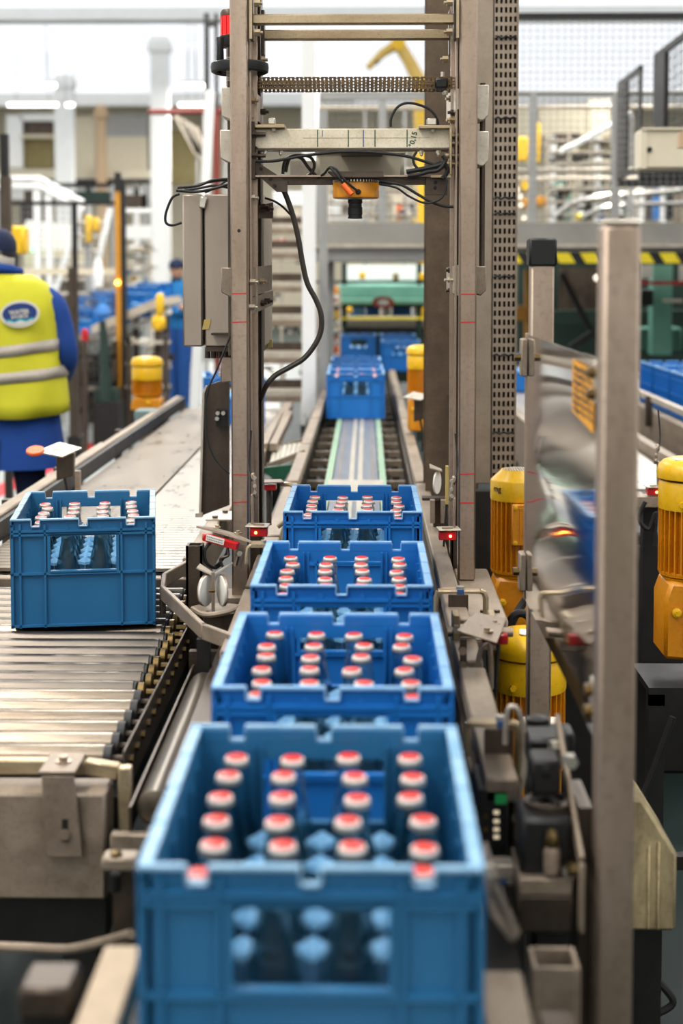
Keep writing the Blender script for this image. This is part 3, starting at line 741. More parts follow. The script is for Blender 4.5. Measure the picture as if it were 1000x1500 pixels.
# ================================================================== GATE FRAME
def xz(px, py, Y): p = P(px, py, Y); return p.x, p.z
def pbox(m, px0, px1, py0, py1, Y, d, pad=0):
    """box whose front face spans the given photo rectangle on plane Y, d deep"""
    a, b = P(px0, py1, Y), P(px1, py0, Y); return m.box(a.x - pad, b.x + pad, Y, Y + d, a.z, b.z)
def gate():
    t = thing('gate_frame', 'tall steel gate frame straddling the centre conveyor', 'frame', (-.03, 3.3, .86))
    B = lambda name, m, mb, **k: mb.build(name, m, t, **k)
    lx, rx = -.287, .227
    B('post', 'steel', MB().box(lx - .0195, lx + .0195, 3.20, 3.24, .86, 2.62), bevel=.004)
    B('post', 'steel', MB().box(rx - .0195, rx + .0195, 3.20, 3.24, .905, 2.62), bevel=.004)
    B('post', 'steel_dark', MB().box(-.292, -.252, 3.37, 3.41, .86, 2.62).box(-.252, -.248, 3.36, 3.42, .86, 2.62), bevel=.003)
    B('post', 'steel_dark', MB().box(.205, .240, 3.37, 3.41, .86, 2.62).box(.199, .203, 3.36, 3.42, .86, 2.62), bevel=.003)
    B('slide_rail', 'steel', MB().box(-.266, -.262, 3.24, 3.37, 1.02, 2.62).box(-.262, -.252, 3.285, 3.295, 1.02, 2.62))
    B('slide_rail', 'steel', MB().box(.200, .204, 3.24, 3.37, 1.0, 2.62).box(.191, .200, 3.285, 3.295, 1.0, 2.62))
    B('foot_plate', 'steel_worn', MB().box(lx - .035, lx + .035, 3.17, 3.27, .86, .87))
    # rungs
    for y0, y1, Y, x0, x1 in ((20, 35, 3.22, -.262, .200), (43, 58, 3.38, -.248, .199)):
        z0, z1 = P(500, y1, Y).z, P(500, y0, Y).z
        B('rung', 'steel_bronze', MB().box(x0, x1, Y, Y + .022, z0, z1), bevel=.003)
        for x in (x0, x1 - .007): B('end_plate', 'steel_dark', MB().box(x, x + .007, Y - .006, Y + .03, z0 - .035, z1 + .045), bevel=.001)
    for x, s in ((-.262, 1), (.200, -1)):
        B('edge_plate', 'steel_bronze', MB().box(x, x + s * .006 if s > 0 else x, 3.196, 3.20, P(0, 58, 3.2).z, 2.5) if s > 0 else MB().box(x - .002, x + .004, 3.196, 3.20, P(0, 58, 3.2).z, 2.5))
        for py, dy in ((5, 0), (48, 0), (72, .16)):
            q = Vector((x + s * .010, 3.21 + dy, P(0, py, 3.2).z))
            B('bolt', 'steel_bronze', MB().hexnut(q, .0085, .013, (s, 0, 0)).cyl(q, q + Vector((s * .019, 0, 0)), .004, 8))
    # roller chain: duplex, pins upright
    c = MB(); z = P(500, 123, 3.3).z; x = -.245; k = 0
    for Y in (3.285, 3.34):
        x = -.245; k = 0
        while x < .196:
            for dz in (-.0065, .0065): c.cyl((x, Y, z + dz - .0042), (x, Y, z + dz + .0042), .0030, 8)
            c.cyl((x, Y, z - .0142), (x, Y, z + .0142), .0014, 6)
            lv = (-.0128, -.0015, .0015, .0128) if k % 2 else (-.0108, -.0032, .0032, .0108)
            for dz in lv: c.box(x - .0035, x + .0128, Y - .0036, Y + .0036, z + dz - .0008, z + dz + .0008)
            x += .0095; k += 1
    B('roller_chain', 'chain_steel', c, kind='stuff', smooth=30)
    tb = MB(); pbox(tb, 637, 656, 114, 129, 3.27, .05); B('chain_tensioner', 'black_plastic', tb, bevel=.004)
    q = P(648, 113, 3.29); B('bolt', 'zinc', MB().cyl(q, q + Vector((0, 0, .012)), .005, 10))
    q = P(652, 135, 3.27); B('bolt', 'zinc', MB().lathe([(.006, -.006), (.007, 0), (.004, .003)], q, 12))
    # handwheel
    hc = P(351, 99, 3.285); 
    hw = MB(); hw.lathe([(.055, -.010), (.060, -.013), (.0655, -.010), (.0665, 0), (.0655, .008), (.060, .011), (.055, .008)], hc, 40); 
    hw.v = hw.v  # ring is closed below by spokes
    ring = MB(); n = 44; prof = [(.0545, -.009), (.060, -.0135), (.0655, -.0105), (.0668, 0), (.0655, .0085), (.060, .0112), (.0545, .0075)]
    vs = [(hc.x + r * math.cos(2 * PI * k / n), hc.y + r * math.sin(2 * PI * k / n), hc.z + zz) for r, zz in prof for k in range(n)]
    m_ = len(prof); ring.add(vs, [(i * n + k, i * n + (k + 1) % n, ((i + 1) % m_) * n + (k + 1) % n, ((i + 1) % m_) * n + k) for i in range(m_) for k in range(n)])
    h = B('handwheel', 'black_plastic', ring)
    sp = MB()
    for a in (.4, .4 + 2.094, .4 + 4.188):
        sp.beam(hc + Vector((.01 * math.cos(a), .01 * math.sin(a), -.02)), hc + Vector((.058 * math.cos(a), .058 * math.sin(a), -.004)), .014, .007)
    sp.lathe([(.016, -.03), (.016, .0), (.012, .004)], hc, 18); sp.build('spokes', 'black_plastic', h)
    g = P(322.5, 90, 3.26); MB().lathe([(.006, -.006), (.0085, .002), (.0078, .03), (.0088, .052), (.0075, .0545), (.002, .0548)], g, 16).build('grip', 'black_plastic', h)
    # threaded spindles
    for px, y0, y1 in ((336.5, 70, 520), (707, 122, 420)):
        a, b = P(px, y0, 3.29), P(px, y1, 3.29)
        B('spindle', 'steel_dark', MB().cyl((a.x, 3.29, b.z), (a.x, 3.29, a.z), .0065, 12))
    a = P(336.5, 85, 3.29)
    th = MB()
    for k in range(16): th.cyl((a.x, 3.29, P(0, 120, 3.29).z + k * .0035), (a.x, 3.29, P(0, 120, 3.29).z + k * .0035 + .0018), .0082, 12)
    B('thread', 'steel_light', th)
    # nut blocks
    def blk(px0, px1, py0, py1, m='steel_light', cut=8):
        a, b = P(px0, py1, 3.245), P(px1, py0, 3.245)
        s = MB().prism([(a.x, b.z), (b.x, b.z), (b.x, a.z + .012), (b.x - .012, a.z), (a.x + .02, a.z), (a.x, a.z + .01)], 3.245, 3.325)
        B('nut_block', m, s, bevel=.002)
    blk(324, 366, 128, 176); blk(322, 366, 190, 238, 'steel_light')
    blk(690, 716, 124, 176, 'steel_light'); blk(690, 716, 192, 243, 'steel_light')
    blk(324, 350, 392, 435, 'steel_worn'); blk(690, 712, 390, 433, 'steel_worn')
    # gusset plates inside the posts
    def gus(pts, Y, m='steel', th_=.004):
        B('gusset', m, MB().plate([P(x, y, Y + dy) for x, y, dy in pts], th_))
    gus([(365, 127, 0), (384, 144, .14), (384, 182, .14), (365, 168, 0)], 3.235, 'steel')
    gus([(672, 130, 0), (656, 138, .12), (656, 176, .12), (672, 160, 0)], 3.235, 'steel_light')
    gus([(364, 279, 0), (381, 289, .14), (381, 312, .14), (364, 303, 0)], 3.235, 'steel_dark')
    gus([(366, 305, 0), (400, 296, .02), (400, 320, .02), (366, 320, 0)], 3.345, 'steel_dark')
    gus([(363, 393, 0), (398, 388, .16), (398, 424, .16), (363, 437, 0)], 3.235, 'steel_worn')
    gus([(363, 438, 0), (400, 426, .16), (400, 446, .16), (363, 464, 0)], 3.235, 'steel_worn')
    gus([(673, 388, 0), (656, 392, .10), (656, 424, .10), (673, 433, 0)], 3.235, 'steel_light')
    for x, y, dy, m in ((371, 148, .04, 'steel_bronze'), (386, 164, .1, 'steel_dark'), (660, 145, .08, 'steel_bronze'), (663, 165, .06, 'steel_dark'), (661, 176, .06, 'steel_bronze'),
                        (371, 290, .03, 'zinc'), (386, 303, .1, 'steel_dark'), (393, 306, .11, 'steel_dark'), (371, 413, .02, 'zinc'), (383, 412, .1, 'steel_bronze'), (370, 450, .02, 'zinc'), (384, 444, .1, 'steel_dark'), (392, 441, .12, 'steel_dark'),
                        (660, 396, .08, 'steel_dark'), (667, 410, .06, 'zinc'), (658, 410, .08, 'zinc'), (660, 426, .08, 'steel_dark')):
        q = P(x, y, 3.22 + dy); s = 1 if x < 500 else -1
        B('bolt', m, MB().hexnut(q - Vector((s * .006, 0, 0)), .0075, .012, (s, -.25, 0)).cyl(q, q + Vector((s * .012, -.003, 0)), .0035, 8))
    # red pen marks and a hole
    for x, ys in ((lx, (430, 472, 696, 736)), (rx, (431, 472, 694, 736))):
        for py in ys:
            zz = P(500, py, 3.2).z; B('pen_mark', 'marker_red', MB().rbox((x, 3.1997, zz), (.032, .0008, .0025), (0, R.uniform(-.06, .06), 0)))
    q = P(350, 338, 3.2); B('hole', 'iron_black', MB().cyl((q.x, 3.1995, q.z), (q.x, 3.202, q.z), .004, 12))
    # cross bar with pen divisions
    Y = 3.26; a, b = P(373, 218, Y), P(662, 188, Y)
    cb = MB().prism([(a.x, a.z + .006), (a.x + .008, a.z), (b.x - .008, a.z), (b.x, a.z + .008), (b.x, b.z), (a.x, b.z)], Y, Y + .04)
    cb = B('cross_bar', 'steel_bar', cb, bevel=.002)
    for px, cm in ((465, 'marker_green'), (510, 'marker_green'), (532, 'marker_blue'), (549, 'marker_green'), (596, 'marker_green')):
        q = P(px, 202, Y); MB().box(q.x - .0011, q.x + .0011, Y - .0006, Y, a.z + .004, b.z - .003).build('pen_line', cm, cb)
    q = P(472, 195, Y); MB().box(q.x - .0008, q.x + .0008, Y - .0006, Y, q.z - .008, q.z + .006).build('pen_line', 'marker_blue', cb)
    q = P(530, 202, Y); MB().box(a.x + .11, b.x - .05, Y - .0004, Y, q.z - .0006, q.z + .0006).build('scratch_line', 'steel', cb)
    q = P(605, 204, Y - .0006); text('°0,15', .017, 'marker_green', cb, TM(q, (.25, 0, 1), (-1, 0, .25)), bold=.0002)
    MB().box(a.x + .006, b.x - .006, Y + .0, Y + .05, a.z - .003, a.z).build('lower_edge', 'steel_dark', cb)
    # top brackets on the bar
    def pb(nm, m, px0, px1, py0, py1, Y, d, **k): mb = MB(); pbox(mb, px0, px1, py0, py1, Y, d); B(nm, m, mb, **k)
    pb('bar_bracket', 'steel_bronze', 373, 417, 182, 187, 3.24, .07, bevel=.001)
    pb('bar_bracket', 'steel_bronze', 613, 660, 183, 188, 3.24, .07, bevel=.001)
    pb('strap', 'steel_bronze', 658, 662, 184, 256, 3.24, .05, bevel=.001)
    pb('strap', 'steel_bronze', 631, 660, 256, 260, 3.24, .05)
    pb('hex_block', 'zinc', 392, 403, 172, 182, 3.25, .02, bevel=.002); pb('hex_block', 'zinc', 625, 639, 173, 183, 3.25, .02, bevel=.002)
    for px, py in ((400, 190), (634, 191)):
        q = P(px, py, 3.25); B('bolt', 'zinc', MB().lathe([(.001, -.005), (.005, -.003), (.006, .002)], q, 12))
    for px, py in ((388, 222), (411, 222), (617, 223), (642, 223)):
        q = P(px, py, 3.27); B('bolt', 'zinc', MB().hexnut(q + Vector((0, 0, .006)), .0065, .008, (0, 0, -1)).lathe([(.001, -.010), (.004, -.006), (.004, 0)], q, 10))
    for py in (199, 210, 228, 240):
        a, b = P(654, py, 3.27), P(675, py, 3.27); B('pin', 'steel_bronze', MB().cyl(a, b, .0055, 12).lathe([(.003, 0), (.0075, .002), (.0075, .008), (.003, .009)], a - Vector((.004, 0, 0)), 12, Matrix.Rotation(PI / 2, 3, 'Y')))
    for py in (197, 228):
        a, b = P(367, py, 3.25), P(389, py, 3.25); B('pin', 'steel_dark', MB().cyl(a, b, .0045, 10).hexnut(a + Vector((.004, 0, 0)), .008, .009, (1, 0, 0)))
    pb('side_plate', 'steel_dark', 364, 373, 178, 262, 3.25, .05)
    pb('hanger_plate', 'steel_dark', 365, 379, 236, 262, 3.27, .004)
    # lower carrier bar
    pb('carrier_bar', 'steel_dark', 400, 628, 258, 271, 3.27, .004, bevel=.001)
    pb('carrier_flange', 'steel', 374, 660, 256, 259, 3.25, .03)
    B('carrier_arm', 'steel_dark', MB().plate([P(372, 238, 3.262), P(378, 238, 3.262), P(421, 266, 3.262), P(421, 281, 3.262), P(405, 281, 3.262), P(372, 252, 3.262)], .004))
    pb('carrier_arm', 'steel_dark', 623, 655, 260, 286, 3.262, .005, bevel=.001)
    for px, py in ((396, 262), (402, 272), (638, 267), (637, 275), (382, 247)): 
        q = P(px, py, 3.262); B('bolt', 'iron_black', MB().cyl(q, q - Vector((0, .006, 0)), .004, 10))
    # beacon at the top
    q = P(337, 70, 3.36)
    h = B('beacon_base', 'black_plastic', MB().lathe([(.021, 0), (.024, .01), (.024, .026), (.022, .028)], q, 24))
    MB().lathe([(.0215, .028), (.0215, .072)], q, 24).build('beacon_lens', 'beacon_red', h)
    for k in range(10):
        an = k * PI / 5; MB().cyl(q + Vector((.0215 * math.cos(an), .0215 * math.sin(an), .028)), q + Vector((.0215 * math.cos(an), .0215 * math.sin(an), .072)), .0014, 6).build('lens_rib', 'red_plastic', h)
    MB().lathe([(.023, .072), (.023, .08), (.019, .087), (.008, .089)], q, 24).build('beacon_cap', 'steel_dark', h)
    B('beacon_stem', 'steel', MB().cyl(q - Vector((0, 0, .09)), q, .01, 10))
    return t
gate()

# inspection camera hanging under the carrier bar
def inspection_camera():
    c = P(520, 277, 3.22)
    t = thing('inspection_camera', 'orange inspection camera with a black lens pointing down between the posts', 'camera', tuple(c))
    M = MB
    a, b = P(487, 290, 3.22), P(555, 266, 3.22); r = (b.x - a.x) / 2; cx = (a.x + b.x) / 2; cz = a.z; h = b.z - a.z
    M().lathe([(r * .98, 0), (r, .003), (r, h - .004), (r * .97, h)], (cx, 3.25, cz), 10, sy=.9).build('body', 'sensor_orange', t, bevel=.002)
    led = M(); n = 46
    for k in range(n):
        an = 2 * PI * k / n; p = Vector((cx + r * .985 * math.cos(an), 3.25 + r * .89 * math.sin(an), cz + h)); led.rbox(p + Vector((0, 0, .002)), (.0022, .0022, .005), (0, 0, an))
    led.build('cooling_teeth', 'zinc', t)
    M().lathe([(r * .93, h), (r * .93, h + .0035)], (cx, 3.25, cz), 24, sy=.9).build('ring', 'steel_dark', t)
    mb = M(); pbox(mb, 498, 549, 253, 266, 3.225, .05); mb.build('mounting_block', 'black_plastic', t, bevel=.002)
    M().plate([P(480, 251, 3.215), P(561, 251, 3.215), P(562, 259, 3.19), P(489, 259, 3.19)], .003).build('top_plate', 'steel_dark', t)
    z1 = cz; x = P(520, 300, 3.25).x
    M().lathe([(.0165, -.002), (.0165, -.010), (.0150, -.011), (.0150, -.019), (.0165, -.020), (.0165, -.036), (.0155, -.037), (.0155, -.041), (.0165, -.042), (.0165, -.045), (.012, -.0455)][::-1], (x, 3.25, cz), 28).build('lens', 'black_plastic', t)
    # plugs
    a, b = P(502, 270, 3.19), P(515, 285, 3.185); M().cyl(a, b, .0065, 12).build('plug', 'plug_orange', t)
    q = P(524.5, 281, 3.205); M().lathe([(.0062, -.006), (.0062, .003), (.004, .006)], q, 14, Matrix.Rotation(PI / 2, 3, 'X')).build('connector', 'black_plastic', t)
    M().tube([P(524, 280, 3.20), P(515, 273, 3.195), P(503, 262, 3.19), P(493, 249, 3.19), P(484, 245, 3.2), P(480, 248, 3.22)], .0028, 8, smooth=5).build('cable', 'black_rubber', t)
    M().tube([P(503, 270, 3.19), P(496, 260, 3.185), P(488, 250, 3.19), P(482, 246, 3.2), P(475, 254, 3.24), P(466, 260, 3.26)], .0028, 8, smooth=5).build('cable', 'black_rubber', t)
inspection_camera()

def cable(name, label, pts, Y, r, m='black_rubber', sm=6, group=None, off=None):
    pp = []
    for i, p in enumerate(pts):
        pp.append(P(p[0], p[1], Y + (p[2] if len(p) > 2 else 0)))
    o = MB().tube(pp, r, 8, smooth=sm).build(name, m); return tag(o, label, 'cable', group)
cable('cable', 'thick olive cable hanging from carrier bar in a long curve right of the cabinet', [(407, 262), (414, 276), (422, 295), (430, 320), (437, 350), (443, 385), (450, 415), (462, 438), (470, 460), (470, 484), (461, 505), (445, 525), (424, 538), (403, 550), (390, 565), (382, 585, .06)], 3.30, .0062, 'cable_olive')
cable('cable', 'long thin black cable draped below the marked cross bar', [(374, 236), (400, 236), (440, 229), (490, 223), (540, 223), (590, 228), (620, 236), (650, 246)], 3.24, .0034)
cable('cable', 'black cable arching above the right end of the marked bar', [(572, 186), (573, 172), (582, 157), (596, 151), (615, 154), (632, 163), (641, 178), (640, 186)], 3.27, .003)
cable('cable', 'black cable sagging from the camera to the right post', [(556, 266), (572, 268), (590, 272), (612, 285), (632, 296), (650, 302), (664, 303)], 3.22, .0032)
cable('cable', 'thinner black cable looping below the right carrier arm', [(556, 270), (580, 275), (598, 287), (620, 297), (638, 295), (650, 285), (654, 265), (650, 256)], 3.21, .0024)
cable('cable', 'thin cable drooping between the left post and the olive cable', [(388, 290), (402, 295), (414, 303), (425, 314), (433, 320)], 3.32, .0026)
cable('cable', 'cable loop hanging inside the left of the gate', [(414, 255), (417, 236), (430, 228), (452, 229), (460, 240), (457, 252), (447, 259), (438, 260)], 3.32, .0036, 'cable_olive')
cable('cable', 'second grey loop beside the bundle left of the beige box', [(418, 252), (424, 232), (440, 231), (452, 246), (463, 258)], 3.33, .0042, 'cable_olive')
cable('cable', 'short black cable loop under the bar at its right end', [(610, 222), (605, 232), (608, 243), (618, 249), (632, 243), (645, 236)], 3.24, .003)
cable('cable_bundle', 'tied bundle of black cables at the right end of the bar', [(595, 252), (606, 250), (622, 247), (640, 243), (650, 240), (655, 250), (648, 262)], 3.235, .0055)
cable('cable_bundle', 'second strand of the tied bundle at the bar end', [(597, 258), (612, 256), (626, 252), (642, 249), (652, 236), (648, 228)], 3.225, .0045)
t = panel(463, 592, 220, 262, 3.46, 'beige_paint', 'junction_box', 'beige junction box hanging behind the marked cross bar', 'box', .06)
mb = MB(); pbox(mb, 461, 594, 218, 226, 3.452, .075); mb.build('lid', 'beige_paint', t, bevel=.003)
mb = MB(); pbox(mb, 425, 465, 236, 256, 3.47, .01); mb.build('side_bracket', 'steel_light', t)
MB().box(P(500, 200, 3.46).x, P(560, 200, 3.46).x, 3.29, 3.46, P(0, 222, 3.3).z, P(0, 214, 3.3).z).build('mount', 'steel_dark', t)
# twin yoke above left gate: black twin post in the distance
def twin_post():
    Y = 15; a = P(305, 20, Y); t = thing('twin_mast', 'black twin mast with a crossbar left of the red beacon', 'mast', (a.x, Y, P(0, 166, Y).z))
    for px0, px1, yb in ((299, 306, 166), (314, 319, 160)):
        x0, x1 = P(px0, 100, Y).x, P(px1, 100, Y).x; MB().box(x0, x1, Y, Y + .06, P(0, yb, Y).z, P(0, 20, Y).z).build('upright', 'iron_black', t)
    x0, x1 = P(299, 35, Y).x, P(319, 35, Y).x
    z = P(0, 35, Y).z; MB().box(x0, x1, Y + .005, Y + .055, z - .03, z + .03).build('crossbar', 'iron_black', t)
twin_post()
# ------------------------------------------------------------------ electrical cabinet on the left post
def cabinet():
    t = thing('control_cabinet', 'brushed steel control cabinet fixed behind the left gate post', 'cabinet', (-.33, 3.5, 1.425))
    z0, z1 = 1.426, 1.792
    MB().box(-.3905, -.246, 3.425, 3.70, z0, z1).build('body', 'cabinet_steel', t, bevel=.003)
    MB().box(-.443, -.3955, 3.42, 3.70, z0, z1).build('door', 'cabinet_steel', t, bevel=.004)
    MB().box(-.396, -.390, 3.44, 3.68, z0 + .02, z1 - .02).build('seal', 'iron_black', t)
    MB().box(-.39, -.25, 3.423, 3.72, z0 - .012, z0 - .001).build('bottom_flange', 'steel_dark', t)
    for k in range(5):
        x = P(300 + k * 9, 0, 3.44).x; MB().cyl((x, 3.46, z0 - .03), (x, 3.46, z0 - .01), .007, 10).build('cable_gland', 'steel_dark', t)
    a, b = P(291, 304, 3.415), P(303, 289, 3.415); MB().rbox(((a.x + b.x) / 2, 3.418, (a.z + b.z) / 2), (.018, .008, .028), (0, .2, 0)).build('latch', 'zinc', t, bevel=.003)
    mb = MB(); q = [P(299, 468, 3.4235), P(309, 467, 3.4235), P(306, 482, 3.4235), P(296, 483, 3.4235)]; MB().plate(q[::-1], .0006).build('tape', 'tape_yellow', t)
    mb = MB(); pbox(mb, 309, 340, 488, 491, 3.39, .034); mb.build('shelf_lip', 'steel_dark', t)
    MB().rbox(P(393, 503, 3.6), (.02, .02, .02)).build('label_tag', 'tape_yellow', t)
    return t
cabinet()
pile = []
for i, (pts, r) in enumerate([
    ([(258, 279), (285, 281), (310, 277), (334, 270)], .0034), ([(260, 275), (290, 272), (312, 264), (338, 262)], .0032),
    ([(262, 280), (290, 276), (315, 272), (338, 276)], .003), ([(270, 277), (300, 268), (330, 264), (345, 268, .05)], .003),
    ([(263, 284), (252, 290), (243, 312), (243, 326), (252, 330), (266, 326)], .0032), ([(300, 282), (318, 274), (330, 266), (344, 262)], .0028)]):
    cable('cable', ['lowest cable lying on top of the control cabinet', 'upper cable lying on top of the control cabinet', 'middle cable resting on the control cabinet', 'cable crossing over the others on the cabinet', 'cable hanging in a loop left of the control cabinet', 'short slanting cable on the cabinet top'][i], pts, 3.40 + .014 * i - (.0 if i != 4 else .02), r)
cable('cable', 'thin cable running from the cabinet lip down beside the left post', [(337, 492), (328, 515), (316, 545), (305, 570), (301, 600), (303, 640), (315, 672), (336, 694)], 3.18, .0022)
# dark standing panel behind the left post
def standing_panel():
    t = thing('guard_panel', 'dark steel guard plate with a rounded corner below the cabinet', 'panel', (-.46, 3.85, .86))
    pts = [(291, 757), (296, 575), (301, 565), (332, 555), (336, 560), (336, 740)]
    MB().plate([P(x, y, 3.85) for x, y in pts], .006).build('plate', 'steel_dark', t, bevel=.001)
    MB().plate([P(x, y, 3.835) for x, y in [(291, 757), (296, 575), (301, 565), (303, 566), (299, 577), (294, 757)]], .012).build('bent_edge', 'steel_light', t)
    mb = MB(); pbox(mb, 323, 340, 522, 560, 3.45, .05); mb.build('housing', 'steel', t, bevel=.003)
    mb = MB(); pbox(mb, 316, 334, 600, 625, 3.83, .02); mb.build('bracket', 'iron_black', t)
    for q in ((319, 605), (318, 613), (327, 605), (322, 548)): MB().hexnut(P(q[0], q[1], 3.825), .006, .007).build('bolt', 'zinc', t)
    mb = MB(); pbox(mb, 286, 296, 752, 758, 3.83, .03); mb.build('foot', 'steel_light', t)
standing_panel()
# left steel posts behind: U-channel post by the reflectors
t = thing('channel_post', 'short open steel channel post left of the round reflectors', 'post', (-.37, 2.9, 0))
a, b = P(272, 808, 2.95), P(296, 800, 2.95)
MB().box(a.x, a.x + .005, 2.95, 2.99, 0, b.z).box(a.x, b.x, 2.95, 2.954, 0, b.z).box(b.x - .005, b.x, 2.95, 2.99, 0, b.z).box(a.x + .001, b.x - .001, 2.986, 2.99, 0, b.z).build('channel', 'steel_dark', t)
MB().box(a.x - .02, b.x + .02, 2.93, 3.01, 0, .01).build('foot_plate', 'steel_dark', t)
# ================================================================== ROLLER TABLE (left)
def roller_table():
    t = thing('roller_table', 'steel roller table with many parallel rollers on the left', 'conveyor', (-.7, 2.7, 0))
    B = lambda name, m, mb, p=None, **k: mb.build(name, m, p or t, **k)
    ys = [2.205 + .0595 * i for i in range(20)]
    rr = random.Random(3)
    for i, y in enumerate(ys):
        near = i < 6
        xr = -.392 + (.0 if near else .004) + rr.uniform(-.003, .003)
        if i > 12: xr = -.40
        r = .0222 if near else .0215
        z = .835
        bl = B('roller', 'roller_bright' if near or i == 13 else 'roller_steel', MB().cyl((-1.0, y, z), (xr - (.02 if near else .035), y, z), r, 24))
        if near:
            MB().cyl((xr - .02, y, z), (xr - .008, y, z), .0215, 20).build('end_cap', 'black_plastic', bl)
            MB().cyl((xr - .008, y, z), (xr + .012, y, z), .006, 8).build('axle', 'steel_dark', bl)
        else:
            MB().cyl((xr - .035, y, z), (xr - .03, y, z), .019, 20).build('end_cap', 'black_plastic', bl)
            MB().lathe([(.013, -.028), (.0185, -.026), (.0185, -.016), (.013, -.014)], (xr, y, z), 20, Matrix.Rotation(PI / 2, 3, 'Y')).build('bearing', 'brass', bl)
            MB().cyl((xr - .012, y, z), (xr + .012, y, z), .0065, 8).hexnut((xr + .004, y, z), .010, .006, (1, 0, 0)).build('axle', 'brass', bl)
    B('frame_plate', 'steel_dark', MB().box(-.378, -.374, 2.16, 3.42, .79, .862), bevel=.001)
    B('frame_plate', 'steel_dark', MB().box(-1.012, -1.006, 2.16, 3.42, .79, .862))
    B('under_pan', 'iron_black', MB().box(-1.0, -.38, 2.16, 3.42, .74, .79))  # coloured black so the space under the rollers reads as shade
    for y in ys:
        B('bolt', 'brass', MB().hexnut((-.374, y, .835), .007, .006, (1, 0, 0)))
    B('front_beam', 'steel_worn', MB().box(-1.01, -.385, 2.05, 2.12, .675, .835), bevel=.004)
    B('end_beam', 'steel_worn', MB().box(-1.01, -.40, 3.43, 3.47, .77, .858), bevel=.003)
    B('lower_beam', 'iron_black', MB().box(-1.01, -.39, 2.07, 2.14, .60, .67))
    # front guard bar with its corner
    bar = MB(); pts = [(-1.02, 2.105, .858), (-.425, 2.105, .858), (-.372, 2.10, .852)]
    for i in range(2): bar.beam(pts[i], pts[i + 1], .02, .022)
    bar.box(-.372, -.352, 2.085, 2.103, .70, .862)
    B('guard_bar', 'steel_bronze', bar, bevel=.002)
    q = Vector((P(95, 1130, 2.08).x, 2.08, .87))
    B('strap', 'steel_worn', MB().prism([(q.x - .026, .866), (q.x + .022, .866), (q.x + .034, .745), (q.x - .020, .745)], 2.038, 2.044).box(q.x - .03, q.x + .024, 2.038, 2.12, .868, .873), bevel=.001)
    B('bolt', 'steel', MB().lathe([(.012, 0), (.012, .002), (.005, .0022)], (q.x - .002, 2.08, .873), 16).hexnut((q.x - .002, 2.08, .875), .007, .007, (0, 0, 1)))
    B('slot', 'iron_black', MB().box(q.x + .004, q.x + .013, 2.0372, 2.038, .768, .802)); B('bolt', 'steel', MB().hexnut((q.x + .0085, 2.038, .780), .008, .007))
    for x in (-.95, -.43):
        for y in (2.1, 3.4): B('leg', 'iron_black', MB().box(x - .025, x + .025, y - .025, y + .025, 0, .6 if y < 3 else .74))
    B('cross_brace', 'steel_dark', MB().box(-1.0, -.39, 2.09, 2.12, .40, .43))
    return t
roller_table()
t = thing('drive_roller', 'single thick roller lying lengthwise between roller table and crates', 'roller', (-.305, 2.35, .80))
MB().lathe([(.018, 0), (.0265, .004), (.0275, .02), (.0275, .60), (.026, .62), (.018, .625)], (-.305, 2.01, .828), 28, Matrix.Rotation(-PI / 2, 3, 'X')).build('drum', 'roller_brown', t)
MB().box(-.366, -.262, 1.985, 2.003, .755, .80).build('end_bracket', 'steel_worn', t, bevel=.002)
MB().hexnut((-.292, 1.985, .78), .008, .007).build('bolt', 'steel_dark', t)
MB().box(-.342, -.338, 2.0, 2.75, .80, .835).build('side_plate', 'steel_dark', t)
MB().box(-.268, -.264, 2.0, 3.0, .82, .858).build('side_plate', 'steel_worn', t)
MB().box(-.35, -.262, 2.76, 2.78, .78, .858).build('end_bracket', 'steel_dark', t)
for k in range(9): MB().hexnut((-.334, 2.06 + k * .08, .82), .006, .006, (1, 0, 0)).build('bolt', 'brass', t)
MB().box(-.34, -.27, 1.995, 2.78, .74, .756).build('bottom_plate', 'iron_black', t)
# bent square guide bar
def guide_bar():
    t = thing('guide_bar', 'bent square steel guide bar curving from roller table to centre row', 'bar', (-.36, 2.8, .86))
    p = [Q(272, 818, .93), Q(240, 850, .93), Q(238, 868, .925), Q(298, 925, .925), Q(345, 942, .925)]
    p[0].y = 3.3; p[0].x = -.395
    b = MB()
    for i in range(4):
        d = (p[i + 1] - p[i]).normalized() * .006; b.beam(p[i] - d, p[i + 1] + d, .011, .030)
    b.build('bar', 'steel_worn', t, bevel=.002)
    MB().box(p[3].x - .012, p[3].x + .012, p[3].y - .01, p[3].y + .015, .0, .912).build('support_post', 'iron_black', t)
    for s in (0, 1): MB().cyl(p[2 + s] - Vector((0, 0, .045)), p[2 + s] - Vector((0, 0, .01)), .007, 8).build('stud', 'steel_dark', t)
guide_bar()
